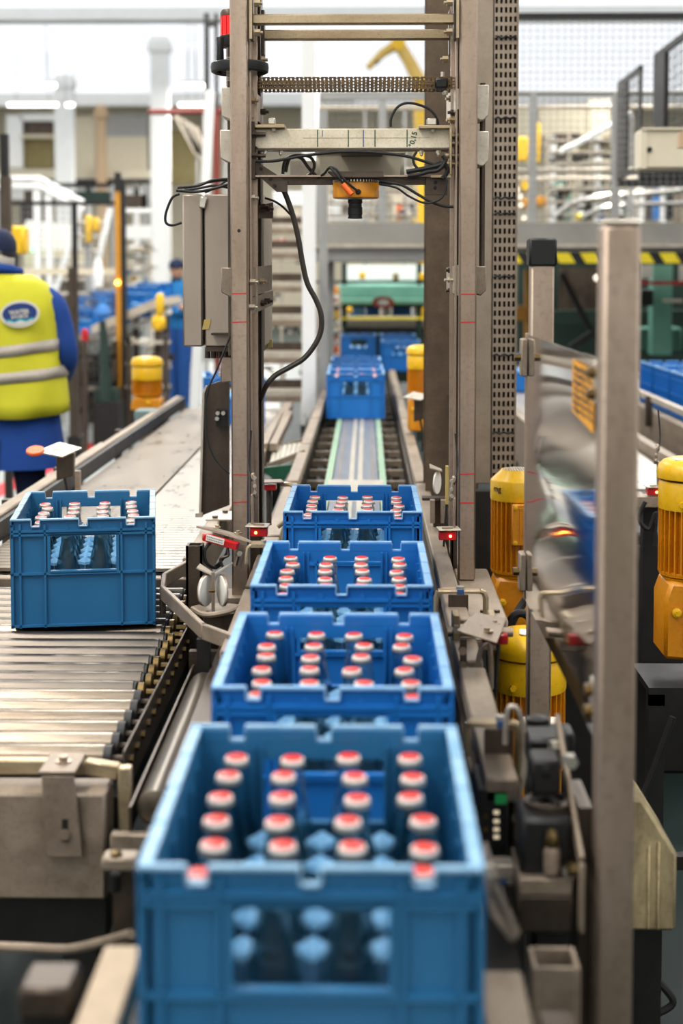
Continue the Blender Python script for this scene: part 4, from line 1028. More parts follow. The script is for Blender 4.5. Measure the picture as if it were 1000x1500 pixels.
# ================================================================== SLAT CONVEYOR beyond the roller table
def slat_conveyor():
    t = thing('slat_conveyor', 'two-lane pale slat conveyor running back on the left', 'conveyor', (-.72, 5, 0))
    for x0, x1, m in ((-.985, -.705, 'slat_brown'), (-.695, -.462, 'slat_white')):
        s = MB(); y = 3.49
        while y < 7.7:
            s.box(x0, x1, y, y + .033, .862, .871); y += .038
        s.build('slat_chain', m, t, smooth=0, kind='stuff')
    MB().box(-1.0, -.45, 3.48, 7.7, .74, .858).build('body', 'iron_black', t)  # black colour stands in for shade under the slats
    MB().box(-1.06, -1.015, 3.0, 5.6, .862, .935).box(-1.055, -1.02, 5.62, 7.8, .862, .93).build('outer_rail', 'steel_worn', t, bevel=.004)
    MB().box(-1.0155, -1.0, 3.49, 7.8, .872, .925).build('rail_liner', 'black_plastic', t)
    MB().box(-.452, -.415, 3.45, 4.1, .80, .905).build('inner_rail', 'steel_worn', t, bevel=.004)
    MB().box(-.450, -.405, 4.13, 7.8, .80, .90).build('inner_rail', 'steel_worn', t, bevel=.004)
    MB().box(-.455, -.38, 3.98, 4.12, .905, .909).build('joint_plate', 'steel_light', t)
    for p in ((-.43, 4.0), (-.41, 4.09)): MB().hexnut((p[0], p[1], .909), .009, .007, (0, 0, 1)).build('bolt', 'steel_dark', t)
    for y in (3.8, 5.5, 7.5):
        for x in (-.97, -.48): MB().box(x - .025, x + .025, y - .025, y + .025, 0, .74).build('leg', 'iron_black', t)
    for y in (4.2, 4.9, 6.1): MB().box(-1.085, -1.06, y - .02, y + .02, .78, .93).build('rail_bracket', 'steel_dark', t)
slat_conveyor()
# signal plate with orange disc, left
def disc_bracket(px, py, Y, label, orange=True, s=1.0):
    c = P(px, py, Y); t = thing('sensor_bracket', label, 'bracket', tuple(c - Vector((0, 0, .12))))
    MB().plate([c + Vector(v) * s for v in ((-.055, -.035, .0), (.03, -.06, -.012), (.075, .01, .006), (.0, .04, .02))], .004).build('cover_plate', 'steel_light', t)
    MB().rbox(c + Vector((.015, -.01, .007)) * s, (.05, .005, .002), (0, 0, .3)).build('slot', 'steel_dark', t)
    if orange: MB().lathe([(.024, -.004), (.026, 0), (.024, .006)], c + Vector((-.058, -.03, .004)), 18, Matrix.Rotation(.4, 3, 'X'), sx=1.1).build('reflector_disc', 'plug_orange', t)
    MB().prism([(c.x - .0, c.z - .09), (c.x + .05, c.z - .075), (c.x + .055, c.z - .005), (c.x + .0, c.z - .005)], c.y - .01, c.y + .02).build('clamp', 'steel_dark', t, bevel=.003)
    MB().tube([c + Vector((.02, 0, -.07)), c + Vector((.03, 0, -.12)), c + Vector((.032, .01, -.2))], .004, 8, smooth=4).build('cable', 'black_rubber', t)
    return t
b_ = disc_bracket(83, 661, 4.3, 'pale plate bracket with an orange disc beside the left rail')
c = P(100, 690, 4.3); MB().box(c.x + .02, c.x + .035, 4.3, 4.32, .86, c.z).build('stem', 'steel', b_)
c = P(40, 700, 4.3)
# small gravity roller shelf by centre belt
def skate_rack():
    t = thing('skate_rack', 'short rack of pale slats with a green bracket left of the belt', 'rack', (-.3, 5.3, .86))
    for k in range(6):
        a, b = P(398 + k * 7, 681 - k * 1.5, 5.4), P(404 + k * 7, 655 - k * 1, 5.9); MB().beam(a, b, .016, .01).build('slat', 'belt_light', t)
    MB().beam(P(392, 683, 5.35), P(447, 662, 5.35), .012, .02).build('front_bar', 'steel_worn', t)
    MB().beam(P(392, 660, 5.95), P(447, 645, 5.95), .012, .02).build('rear_bar', 'steel_worn', t)
    MB().plate([P(388, 692, 5.3), P(400, 700, 5.3), P(418, 703, 5.3), P(440, 692, 5.3), P(440, 678, 5.3), P(388, 684, 5.3)], .02).build('green_bracket', 'green_paint', t)
    for px in (397, 414, 431): MB().cyl(P(px, 690, 5.29), P(px, 690, 5.285), .006, 8).build('bolt', 'iron_black', t)
    MB().box(-.36, -.33, 5.4, 5.43, 0, .84).build('leg', 'iron_black', t)
    for dx in (0, 1):
        MB().beam(P(386 + dx * 14, 655, 5.7), P(410 + dx * 14, 606, 7.2), .03, .03).build('side_rail', 'steel_worn', t)
skate_rack()

# ================================================================== GUARD (right)
def guard():
    t = thing('machine_guard', 'two square steel posts holding a polished, wavy reflecting sheet', 'guard', (.31, 2.2, 0))
    B = lambda name, m, mb, **k: mb.build(name, m, t, **k)
    B('post', 'steel', MB().box(.308, .352, 2.68, 2.724, .735, 1.625), bevel=.004)
    B('post_cap', 'black_plastic', MB().box(.304, .356, 2.676, 2.728, 1.615, 1.668), bevel=.004)
    B('post', 'steel', MB().box(.284, .330, 1.72, 1.766, 0, 1.66), bevel=.005)
    B('post_cap', 'steel_light', MB().box(.284, .330, 1.72, 1.766, 1.66, 1.666), bevel=.003)
    # foot bracket of post
    B('foot_plate', 'steel_light', MB().box(.30, .375, 2.66, 2.75, .72, .735), bevel=.002)
    B('foot_block', 'steel_dark', MB().box(.345, .37, 2.67, 2.71, .66, .72))
    B('foot_leg', 'iron_black', MB().box(.31, .36, 2.69, 2.74, 0, .72))
    # sheet
    xa, ya, xb, yb = .302, 2.675, .303, 1.775
    n = 26; vs = []; fs = []
    for i in range(n + 1):
        u = i / n; x, y = xa + (xb - xa) * u, ya + (yb - ya) * u
        x += .0015 * math.sin(u * PI)
        vs += [(x - .002, y, .985), (x - .002, y, 1.488), (x + .002, y, 1.488), (x + .002, y, .985)]
    for i in range(n):
        for k in range(4): fs.append((i * 4 + k, i * 4 + (k + 1) % 4, (i + 1) * 4 + (k + 1) % 4, (i + 1) * 4 + k))
    fs += [(3, 2, 1, 0), (n * 4, n * 4 + 1, n * 4 + 2, n * 4 + 3)]
    B('polished_sheet', 'polished_sheet', MB().add(vs, fs), smooth=60)
    B('sheet_edge', 'steel', MB().box(xa - .004, xa + .005, 2.672, 2.682, .985, 1.49))
    # clamps
    for z in (1.445, 1.04):
        B('clamp', 'steel_worn', MB().box(.288, .300, 2.65, 2.69, z - .035, z + .035).box(.306, .318, 2.65, 2.68, z - .035, z + .035), bevel=.002)
        B('bolt', 'brass', MB().hexnut((.288, 2.665, z), .008, .012, (-1, 0, 0)))
        B('clamp', 'steel_light', MB().box(.287, .297, 1.772, 1.81, z - .008, z + .045), bevel=.002)
        B('bolt', 'brass', MB().hexnut((.287, 1.79, z + .032), .008, .010, (-1, 0, 0)))
        B('bolt', 'brass', MB().hexnut((.287, 1.79, z + .005), .008, .010, (-1, 0, 0)))
    # orange warning sticker with dark print
    def sp(u, z, off=-.0032):
        x, y = xa + (xb - xa) * u + .0015 * math.sin(u * PI), ya + (yb - ya) * u; return Vector((x - .002 + off, y, z))
    pl = []
    u0, u1 = .675, .895; st = MB()
    q = [sp(u0, 1.402), sp(u0, 1.478), sp(u1, 1.474), sp(u1, 1.39)]
    st.plate([q[0], q[1], q[2], q[3]], -.0006 if False else .0006)
    s_ = B('warning_sticker', 'sticker_orange', st)
    rr = random.Random(5)
    for row in range(7):
        for kk in range(3):
            uu = u0 + .02 + kk * .066 + rr.uniform(0, .01); zz = 1.468 - row * .0098
            a, b = sp(uu, zz, -.0042), sp(uu + .045 + rr.uniform(0, .015), zz - .003, -.0042)
            MB().beam(a, b, .0007, .003 + rr.uniform(0, .003)).build('print_mark', 'steel_dark', s_)
    # lower flat bar with bolts between B and foot
    B('lower_bar', 'steel_worn', MB().beam((.262, 1.93, .99), (.262, 1.70, .885), .006, .02).beam((.262, 1.70, .885), (.262, 1.70, .80), .006, .016), bevel=.001)
    B('bolt', 'zinc', MB().hexnut((.259, 1.89, .965), .009, .012, (-1, -.4, 0))); B('bolt', 'brass', MB().hexnut((.259, 1.73, .865), .009, .012, (-1, -.4, 0)))
    B('lower_post', 'steel_dark', MB().box(.268, .284, 1.76, 1.86, .0, .93))
guard()

# ================================================================== MOTORS
def motor(name, px, pyt, Y, Dpx, hbody, label, style=0, gear=True, zbase=None, ang=0.0, flip=False):
    top = P(px, pyt, Y); r = Dpx / 2 / FOC * Y * 1.0
    zt = top.z; zb = zt - hbody
    t = thing(name, label, 'motor', (top.x, Y, zbase if zbase is not None else zb - r * 1.4))
    c = (top.x, Y, 0); hc = r * (1.05 if style == 0 else .8)      # cowl height
    if style == 0:      # bevelled cowl with a fan grille
        cowl = MB().lathe([(r * .99, zt - hc - r * .08), (r * 1.0, zt - hc), (r * 1.0, zt - r * .42), (r * .96, zt - r * .36), (r * .62, zt - r * .04), (r * .6, zt), (r * .55, zt), (r * .54, zt - r * .05)], c, 36).build('fan_cowl', 'motor_yellow', t)
        g = MB()
        for k in range(-5, 6): g.rbox((top.x + k * r * .095, Y, zt - r * .01), (.0016, 2 * r * math.sqrt(max(0, .29 - (k * .095) ** 2)), .003))
        for k in range(-4, 5): g.rbox((top.x, Y + k * r * .11, zt - r * .01), (2 * r * math.sqrt(max(0, .29 - (k * .11) ** 2)), .0016, .003))
        g.build('fan_grille', 'steel_light', cowl)
        MB().lathe([(r * .53, zt - r * .045), (r * .53, zt - r * .04)], c, 24).build('fan_recess', 'iron_black', cowl)
    else:               # rain canopy with a domed lid
        MB().lathe([(r * .93, zt - r * .62), (r * 1.04, zt - r * .60), (r * 1.06, zt - r * .42), (r * 1.0, zt - r * .22), (r * .86, zt - r * .08), (r * .6, zt - r * .01), (r * .2, zt)], c, 36).build('rain_canopy', 'motor_yellow', t)
        MB().lathe([(r * .99, zt - hc - r * .72), (r * 1.0, zt - hc - r * .66), (r * 1.0, zt - r * .78), (r * .95, zt - r * .68), (r * .7, zt - r * .66)], c, 36).build('fan_cowl', 'motor_yellow', t)
        MB().hexnut((top.x - r * .5, Y - r * .87, zt - hc - r * .5), .007, .008).build('bolt', 'motor_yellow', t)
    zc = zt - hc - (r * .06 if style == 0 else r * .7)
    MB().lathe([(r * .80, zb), (r * .80, zc)], c, 28).build('stator', 'motor_orange', t)
    f0 = MB(); nf = 30
    for k in range(nf):
        a = 2 * PI * k / nf; p = Vector((math.cos(a), math.sin(a), 0))
        f0.beam(Vector(c) + p * r * .88 + Vector((0, 0, zb + r * .05)), Vector(c) + p * r * .88 + Vector((0, 0, zc)), .0028, r * .2, up=p)
    f0.build('cooling_fins', 'motor_orange', t, smooth=0)
    MB().lathe([(r * .55, zb - r * .12), (r * .95, zb - r * .02), (r * .96, zb + r * .08), (r * .85, zb + r * .1)], c, 28).build('end_shield', 'motor_orange', t)
    # terminal box facing the viewer, a little to the right
    M = Matrix.Rotation(ang, 3, 'Z')
    if style == 0:
        bz0, bz1 = zc - r * 1.62 + r * .02, zc - r * .05
        o = Vector(c); bc = o + M @ Vector((r * .28, -r * 1.02, (bz0 + bz1) / 2))
        tb = MB().rbox(bc, (r * 1.15, r * .34, bz1 - bz0), (0, 0, ang)).build('terminal_box', 'motor_orange', t, bevel=.004)
        MB().rbox(bc + M @ Vector((0, -r * .18, 0)), (r * 1.12, r * .04, (bz1 - bz0) * .97), (0, 0, ang)).build('box_lid', 'motor_orange', tb, bevel=.002)
        for sx in (-1, 1):
            for sz in (-1, 1):
                q = bc + M @ Vector((sx * r * .46, -r * .20, sz * (bz1 - bz0) * .42)); MB().lathe([(r * .085, 0), (r * .085, .003), (r * .05, .004)], q, 12, Matrix.Rotation(PI / 2, 3, 'X')).build('bolt', 'motor_yellow', tb)
        if flip:
            M2 = TM(bc + M @ Vector((r * .08, -r * .205, 0)), (0, 0, 1), (-1, 0, 0)); text('SEW', r * .62, 'motor_orange', tb, M2, extrude=.0015)
            MB().tube([bc + M @ Vector(v) for v in ((-r * .3, -r * .2, -(bz1 - bz0) * .40), (-r * .3, -r * .2, (bz1 - bz0) * .40), (r * .4, -r * .2, (bz1 - bz0) * .40))], .0014, 6).build('raised_edge', 'motor_orange', tb)
    if gear:
        gz = zb - r * .12
        gb = MB().prism([(top.x - r * .78, gz), (top.x - r * .95, gz - r * .5), (top.x - r * .95, gz - r * 2.3), (top.x + r * 1.0, gz - r * 2.45), (top.x + r * 1.0, gz - r * .1)], Y - r * .85, Y + r * .85).build('gearbox', 'motor_orange', t, bevel=.008)
        MB().lathe([(r * .82, gz - r * .05), (r * .9, gz + r * .04), (r * .7, gz + r * .1)], c, 28).build('flange', 'motor_yellow', t)
        for a_, b_ in ((-.6, -.9), (.2, -.35), (-.1, -1.5)):
            MB().lathe([(r * .14, 0), (r * .14, .006), (r * .07, .008)], (top.x + a_ * r, Y - r * .86, gz + b_ * r), 14, Matrix.Rotation(PI / 2, 3, 'X')).hexnut((top.x + a_ * r, Y - r * .88, gz + b_ * r), r * .08, .01).build('plug_bolt', 'motor_yellow', gb)
        MB().lathe([(r * .5, 0), (r * .55, r * .1), (r * .4, r * .14)], (top.x + r * .2, Y - r * .85, gz - r * 1.5), 24, Matrix.Rotation(PI / 2, 3, 'X')).build('bearing_cover', 'motor_orange', gb)
    return t, Vector((top.x, Y, zt)), r
m1, c1, r1 = motor('gear_motor', 757, 687, 3.62, 78, .262, 'yellow gear motor with lettered terminal box right of the right gate post', 0, True, .68, 0, True)
text('mg', .022, 'iron_black', m1, TM(c1 + Vector((-r1 * .80, -r1 * .66, -r1 * .66)), (.64, -.77, 0)), bold=.0002)
MB().tube([P(778, 868, 3.4), P(765, 885, 3.4), P(753, 905, 3.38), P(745, 925, 3.36), P(745, 950, 3.36)], .010, 10, smooth=4).build('cable_hose', 'black_rubber', m1)
MB().tube([P(745, 925, 3.32), P(750, 905, 3.32), P(762, 898, 3.32), P(775, 905, 3.33), P(779, 925, 3.34)], .010, 10, smooth=4).build('cable_hose', 'black_rubber', m1)
m2, c2, r2 = motor('gear_motor', 774, 923, 3.08, 112, .30, 'yellow domed motor standing low behind the capped post', 1, False, .50)
q = c2 + Vector((-.0, -r2 * .62, -r2 * .02)); MB().plate([c2 + Vector(v) * r2 for v in ((-.30, -.55, .02), (.25, -.72, -.02), (.30, -.25, .03), (-.25, -.1, .04))], .002).build('torn_label', 'paper_white', m2)
MB().lathe([(r2 * .9, .42), (r2 * .9, .55)], (c2.x, c2.y, 0), 24).build('gearbox', 'motor_orange', m2)
m3, c3, r3 = motor('gear_motor', 1014, 670, 3.2, 98, .262, 'yellow domed motor cut off by the right edge of the frame', 1, True, .70)
MB().rbox((c3.x - .02, c3.y - .02, c3.z - .002), (.05, .03, .002)).build('label', 'paper_white', m3)
motor('gear_motor', 215, 522, 7.4, 45, .20, 'small yellow motor on the far side of the left conveyor', 1, True, .9)
motor('gear_motor', 619, 505, 6.0, 46, .20, 'yellow motor half hidden behind the brown column', 1, True, .8)
# stands for the motors
t = thing('motor_stand', 'black steel stand carrying the motor at the right edge', 'stand', (.75, 3.2, 0))
a = P(948, 985, 3.12); MB().box(a.x, a.x + .30, 3.1, 3.3, .675, .69).build('top_plate', 'iron_black', t)
MB().box(a.x, a.x + .30, 3.1, 3.11, .65, .675).build('apron', 'iron_black', t)
for dx in (0, .25):
    for yy in (3.1, 3.265): MB().box(a.x + dx, a.x + dx + .035, yy, yy + .035, 0, .675).build('leg', 'iron_black', t)
MB().box(a.x, a.x + .28, 3.1, 3.13, .28, .31).build('stretcher', 'iron_black', t)
t = thing('motor_stand', 'dark stand under the lettered yellow motor', 'stand', (.37, 3.6, 0))
MB().box(.30, .46, 3.53, 3.72, .58, .68).build('top_block', 'iron_black', t); MB().box(.32, .44, 3.55, 3.7, 0, .58).build('column', 'iron_black', t)
t = thing('motor_stand', 'dark pedestal under the low domed motor', 'stand', (.35, 3.05, 0)); MB().box(c2.x - .05, c2.x + .05, 3.03, 3.13, 0, .42).build('column', 'iron_black', t)
MB().box(c2.x - .07, c2.x + .07, 3.0, 3.16, 0, .02).build('base_plate', 'steel_dark', t)
t = thing('motor_stand', 'steel stand under the small yellow motor at left', 'stand', (-1.14, 7.4, 0))
MB().box(-1.18, -1.10, 7.36, 7.46, 0, .80).build('column', 'steel_dark', t); MB().box(-1.22, -1.06, 7.3, 7.5, .78, .9).build('top_block', 'steel_dark', t)
a, b = P(197, 640, 6.9), P(226, 602, 6.9)
t = thing('terminal_housing', 'grey-teal housing in front of the small yellow motor', 'box', ((a.x + b.x) / 2, 6.9, 0))
MB().box(a.x, b.x, 6.9, 7.05, b.z - .08, b.z).build('housing', 'teal_grey', t, bevel=.004); MB().box(a.x + .02, b.x - .02, 6.93, 7.0, 0, b.z - .08).build('leg', 'steel_worn', t)
# pale plate on the right rail, far
b_ = disc_bracket(606, 582, 5.2, 'pale square plate on the right rail before the brown column', False, .75)
def far_reflector():
    c = P(640, 707, 3.75)
    t = thing('reflector_pair', 'round white reflector with a hood right of the crate between posts', 'reflector', tuple(c - Vector((0, 0, .05))))
    MB().lathe([(.030, -.002), (.030, .002)], c, 24, Matrix.Rotation(1.2, 3, 'Z') @ Matrix.Rotation(PI / 2, 3, 'X')).build('disc', 'paper_white', t)
    MB().plate([c + Vector(v) for v in ((-.02, -.02, .04), (.012, -.01, .03), (.012, .03, .03), (-.02, .02, .045))], .003).build('hood', 'steel_light', t)
    MB().box(c.x - .04, c.x + .03, c.y - .02, c.y + .02, c.z - .045, c.z - .038).build('base_clamp', 'steel_dark', t)
    for dx in (-.02, .008): MB().box(c.x + dx, c.x + dx + .012, c.y - .05, c.y - .02, c.z - .10, c.z - .04).build('prong', 'steel_worn', t)
    MB().box(c.x - .01, c.x + .01, c.y, c.y + .02, .84, c.z - .045).build('stem', 'steel_dark', t)
far_reflector()

# ================================================================== RIGHT FOREGROUND
def valve_unit():
    t = thing('valve_unit', 'black pneumatic valve unit with round knobs beside the nearest crate', 'valve', (.22, 1.85, .80))
    B = lambda name, m, mb, **k: mb.build(name, m, t, **k)
    def bx(nm, m, a, b, c, d, Y, dd, bev=.003): mb = MB(); pbox(mb, a, b, c, d, Y, dd); return B(nm, m, mb, bevel=bev)
    bx('body', 'black_plastic', 762, 838, 1200, 1300, 1.745, .08, .006)
    bx('upper_body', 'black_plastic', 772, 832, 1083, 1120, 1.90, .06, .005)
    bx('neck', 'iron_black', 778, 822, 1115, 1165, 1.79, .05, .004)
    bx('side_block', 'iron_black', 808, 842, 1075, 1110, 2.0, .05, .003)
    q = P(798, 1112, 1.8); kz = q.z
    B('knob', 'black_plastic', MB().lathe([(.018, -.028), (.021, -.02), (.021, -.006), (.018, -.001), (.008, 0)], (q.x, 1.81, kz), 28))
    q = P(804, 1175, 1.775); B('dial', 'steel_dark', MB().lathe([(.028, -.018), (.030, -.012), (.030, -.002), (.022, 0), (.021, -.006)], (q.x, 1.79, q.z), 28))
    for k in range(4):
        a = .4 + k * PI / 2; B('dial_spoke', 'black_plastic', MB().beam((q.x, 1.79, q.z + .002), (q.x + .026 * math.cos(a), 1.79 + .026 * math.sin(a), q.z - .001), .008, .006))
    q = P(790, 1058, 2.0); B('knob', 'black_plastic', MB().lathe([(.012, -.02), (.0165, -.014), (.0165, 0), (.012, .002)], (q.x, 2.02, q.z), 24))
    q = P(808, 1232, 1.738); B('gauge_cap', 'brass', MB().lathe([(.005, .014), (.0085, .008), (.009, -.004), (.006, -.01)], q, 16))
    B('bowl', 'steel_worn', MB().lathe([(.004, -.045), (.010, -.04), (.0105, -.012), (.007, -.006)], q + Vector((0, 0, 0)), 18))
    q = P(788, 1085, 1.92); B('nut', 'brass', MB().hexnut(q, .008, .006, (0, 0, 1)))
    for px, py in ((834, 1112), (832, 1272)): B('bolt', 'zinc', MB().hexnut(P(px, py, 1.74), .009, .014))
    bx('base_plate', 'steel_worn', 760, 838, 1288, 1312, 1.73, .10, .002)
    bx('base_box', 'steel_dark', 758, 840, 1312, 1368, 1.73, .10, .004)
    B('pedestal', 'iron_black', MB().box(.215, .255, 1.75, 1.82, 0, .80))
valve_unit()
t = cable('bent_pipe', 'bright bent metal pipe arching beside the lower yellow motor', [(757, 1170), (766, 1140), (770, 1105), (768, 1072), (762, 1048), (754, 1036), (745, 1038), (741, 1060), (740, 1090)], 1.94, .004, 'steel_light'); t['category'] = 'pipe'
def plc():
    t = thing('terminal_block', 'black terminal module with green light under the right rail', 'module', (.15, 1.84, .88))
    def bx(nm, m, a, b, c, d, Y, dd, bev=.002): mb = MB(); pbox(mb, a, b, c, d, Y, dd); return mb.build(nm, m, t, bevel=bev)
    bx('body', 'black_plastic', 699, 744, 1158, 1255, 1.86, .10)
    bx('green_display', 'display_green', 725, 742, 1164, 1178, 1.858, .003, 0)
    for k, py in enumerate((1188, 1201, 1213, 1224)): bx('indicator', 'dot_warm', 723, 731, py, py + 5, 1.858, .003, 0)
    for py in (1192, 1212): bx('screw', 'brass', 708, 714, py, py + 6, 1.858, .003, 0)
    bx('side_cover', 'steel_dark', 748, 762, 1150, 1262, 1.88, .05)
    for py in (1196, 1256): bx('screw', 'zinc', 750, 757, py, py + 8, 1.876, .004, 0)
    bx('lower_plate', 'steel_light', 716, 778, 1268, 1288, 1.80, .03)
    bx('lower_clip', 'marker_blue', 733, 743, 1288, 1297, 1.80, .02)
    MB().tube([P(740, 1290, 1.81), P(757, 1294, 1.81), P(760, 1310, 1.81), P(752, 1345, 1.81)], .006, 8, smooth=3).build('hook', 'steel_light', t)
plc()
t = thing('guide_bar', 'slanted worn flat bar right of the nearest crate', 'bar', (.15, 1.35, .8))
MB().plate([P(706, 1235, 1.6), P(722, 1300, 1.45), P(754, 1370, 1.4), P(748, 1385, 1.4), P(716, 1340, 1.42), P(704, 1280, 1.5)], .008).build('bar', 'steel_worn', t, bevel=.002)
MB().hexnut(P(716, 1272, 1.44), .007, .01).build('bolt', 'zinc', t)
# open square tube end, bottom right
t = thing('tube_post', 'open-topped square steel tube at the bottom right', 'post', (.2, 1.5, 0))
a, b = P(780, 1450, 1.50), P(850, 1390, 1.50); z = P(800, 1418, 1.50).z; w = .005
MB().box(a.x, a.x + w, 1.5, 1.55, 0, z).box(b.x - w, b.x, 1.5, 1.55, 0, z).box(a.x + w, b.x - w, 1.5, 1.5 + w, 0, z).box(a.x + w, b.x - w, 1.55 - w, 1.55, 0, z).build('tube', 'steel_worn', t, bevel=.001)
MB().box(a.x - .02, b.x + .02, 1.48, 1.57, 0, .01).build('foot_plate', 'steel_dark', t)
# stained insulation block
t = thing('stained_block', 'stained beige faceted block behind the near guard post', 'block', (.47, 2.4, .6))
a, b = P(918, 1170, 2.35), P(990, 1365, 2.35)
MB().prism([(a.x, b.z), (b.x, b.z), (b.x, P(0, 1245, 2.35).z), (P(955, 0, 2.35).x, a.z), (a.x, a.z)], 2.35, 2.52).build('block', 'stone_block', t, bevel=.006)
for k, px in enumerate((948, 962)): mb = MB(); pbox(mb, px, px + 5, 1240 - k * 5, 1362, 2.344, .01); mb.build('ridge', 'stone_block', t, bevel=.002)
MB().box(a.x + .02, b.x - .02, 2.37, 2.5, 0, b.z).build('pedestal', 'iron_black', t)
cable('floor_cable', 'black cable lying curled on the floor under the stained block', [(935, 1395), (945, 1420), (975, 1450), (985, 1470), (960, 1485), (930, 1490)], 2.9, .008)
cable('floor_cable', 'dark cable rising from the floor to the motor stand', [(915, 1320), (935, 1190), (960, 1120), (985, 1050)], 3.05, .008)
# bottom left: post with square cap, hose, clamp
t = thing('capped_post', 'blurred square post with grey cap at the bottom left', 'post', (-.3, 1.3, 0))
a, b = P(28, 1485, 1.3), P(105, 1425, 1.3); MB().box(a.x + .002, b.x - .002, 1.3, 1.345, 0, .90).build('shaft', 'iron_black', t); MB().box(a.x, b.x, 1.295, 1.35, .90, .93).build('cap', 'steel_dark', t, bevel=.004)
t = tag(MB().tube([P(-40, 1385, 1.9), P(40, 1388, 1.88), P(100, 1390, 1.85), P(150, 1380, 1.8), P(192, 1368, 1.75)], .0065, 8, smooth=6).build('steel_rod', 'steel_worn'), 'long pale rod curving under the roller table front', 'rod')
t = thing('corner_bracket', 'pale clamp on a dark upright left of the nearest crate', 'bracket', (-.33, 1.75, 0))
mb = MB(); pbox(mb, 148, 200, 1258, 1277, 1.78, .03); mb.build('clamp', 'steel_worn', t, bevel=.003)
MB().lathe([(.008, 0), (.008, .005), (.003, .008)], P(170, 1254, 1.79), 12).build('bolt', 'brass', t)
a, b = P(166, 1390, 1.82), P(200, 1276, 1.82); MB().box(a.x, b.x, 1.82, 1.86, 0, b.z).build('upright', 'steel_dark', t)
MB().cyl(P(168, 1280, 1.79), P(168, 1305, 1.79), .008, 10).build('stud', 'iron_black', t)
# ================================================================== BROWN COLUMN AND PERFORATED CABLE TRAY
t = thing('steel_column', 'mottled brown steel column behind the right gate post', 'column', (.27, 4.4, 0))
MB().box(.182, .345, 4.38, 4.39, 0, WH - .03).build('flange', 'column_paint', t, bevel=.002)
MB().box(.255, .265, 4.39, 4.55, 0, WH - .03).build('web', 'column_paint', t)
MB().box(.182, .345, 4.55, 4.56, 0, WH - .03).build('flange', 'column_paint', t)
MB().box(.16, .37, 4.34, 4.58, 0, .02).build('base_plate', 'steel_dark', t)
def tray():
    t = thing('cable_tray', 'upright cable tray with rows of punched slots beside the brown column', 'tray', (.37, 4.2, .98))
    x0, x1 = .371, .439
    MB().box(.312, x0 - .003, 4.2, 4.26, .98, 3.2).build('side_channel', 'tray_steel', t, bevel=.002)
    # punched web: 5 columns of slots
    nc = 5; px = (x1 - x0) / nc; pz = .0268; z = .99; m = MB(); hw, hh = px * .27, pz * .30
    xs = [x0]; 
    for c_ in range(nc): xs += [x0 + (c_ + .5) * px - hw, x0 + (c_ + .5) * px + hw]
    xs.append(x1); n = int((3.2 - .99) / pz); zs = [z]
    for r_ in range(n): zs += [z + (r_ + .5) * pz - hh, z + (r_ + .5) * pz + hh]
    zs.append(z + n * pz)
    nx, nz = len(xs), len(zs); Y = 4.205
    vs = [(x, yy, zz) for yy in (Y, Y + .002) for zz in zs for x in xs]; off = nx * nz; fs = []
    for j in range(nz - 1):
        for i in range(nx - 1):
            if i % 2 == 1 and j % 2 == 1:
                a, b, c_, d = j * nx + i, j * nx + i + 1, (j + 1) * nx + i + 1, (j + 1) * nx + i
                for p, q in ((a, b), (b, c_), (c_, d), (d, a)): fs.append((p, q, q + off, p + off))
                continue
            a = (j * nx + i, j * nx + i + 1, (j + 1) * nx + i + 1, (j + 1) * nx + i)
            fs.append(a); fs.append(tuple(v + off for v in a[::-1]))
    m.add(vs, fs); m.build('perforated_web', 'tray_steel', t, smooth=0)
    MB().box(x1, x1 + .003, 4.20, 4.26, .98, 3.2).build('side_lip', 'tray_steel', t)
    MB().box(x0, x1, 4.252, 4.26, .98, 3.2).build('back_plate', 'column_paint', t)
    for py in (55, 173, 290, 313, 405, 520, 634):
        zz = P(735, py, 4.2).z; mm = MB()
        mm.tube([(x0 + .002, 4.2, zz - .003), (x0 + .012, 4.197, zz + .003), (x0 + .022, 4.197, zz - .003), (x0 + .034, 4.197, zz + .003), (x0 + .046, 4.197, zz - .002), (x0 + .056, 4.197, zz + .002), (x1 - .004, 4.2, zz - .002)], .0032, 6, smooth=2)
        mm.build('cable_tie', 'black_plastic', t)
    for z_ in (1.2, 2.0, 2.8): MB().box(.25, .44, 4.26, 4.38, z_, z_ + .03).build('wall_bracket', 'steel_dark', t)
    for k in range(4): MB().cyl((x0 + .01 + k * .016, 4.235, 1.0), (x0 + .01 + k * .016, 4.235, 3.2), .005, 8).build('tray_cable', 'black_rubber', t)
tray()
t = thing('dark_cable', 'thin black cable running down behind the right gate post', 'cable', (.21, 3.5, .9))
MB().tube([P(664, 480, 3.5), P(663, 560, 3.5), P(666, 620, 3.5), P(660, 660, 3.5), P(655, 720, 3.5), Vector((.19, 3.48, .93))], .003, 6, smooth=4).build('cable', 'black_rubber', t)
MB().box(P(655, 0, 3.5).x, P(659, 0, 3.5).x, 3.48, 3.5, P(0, 735, 3.5).z, P(0, 680, 3.5).z).build('yellow_tag', 'tape_yellow', t)

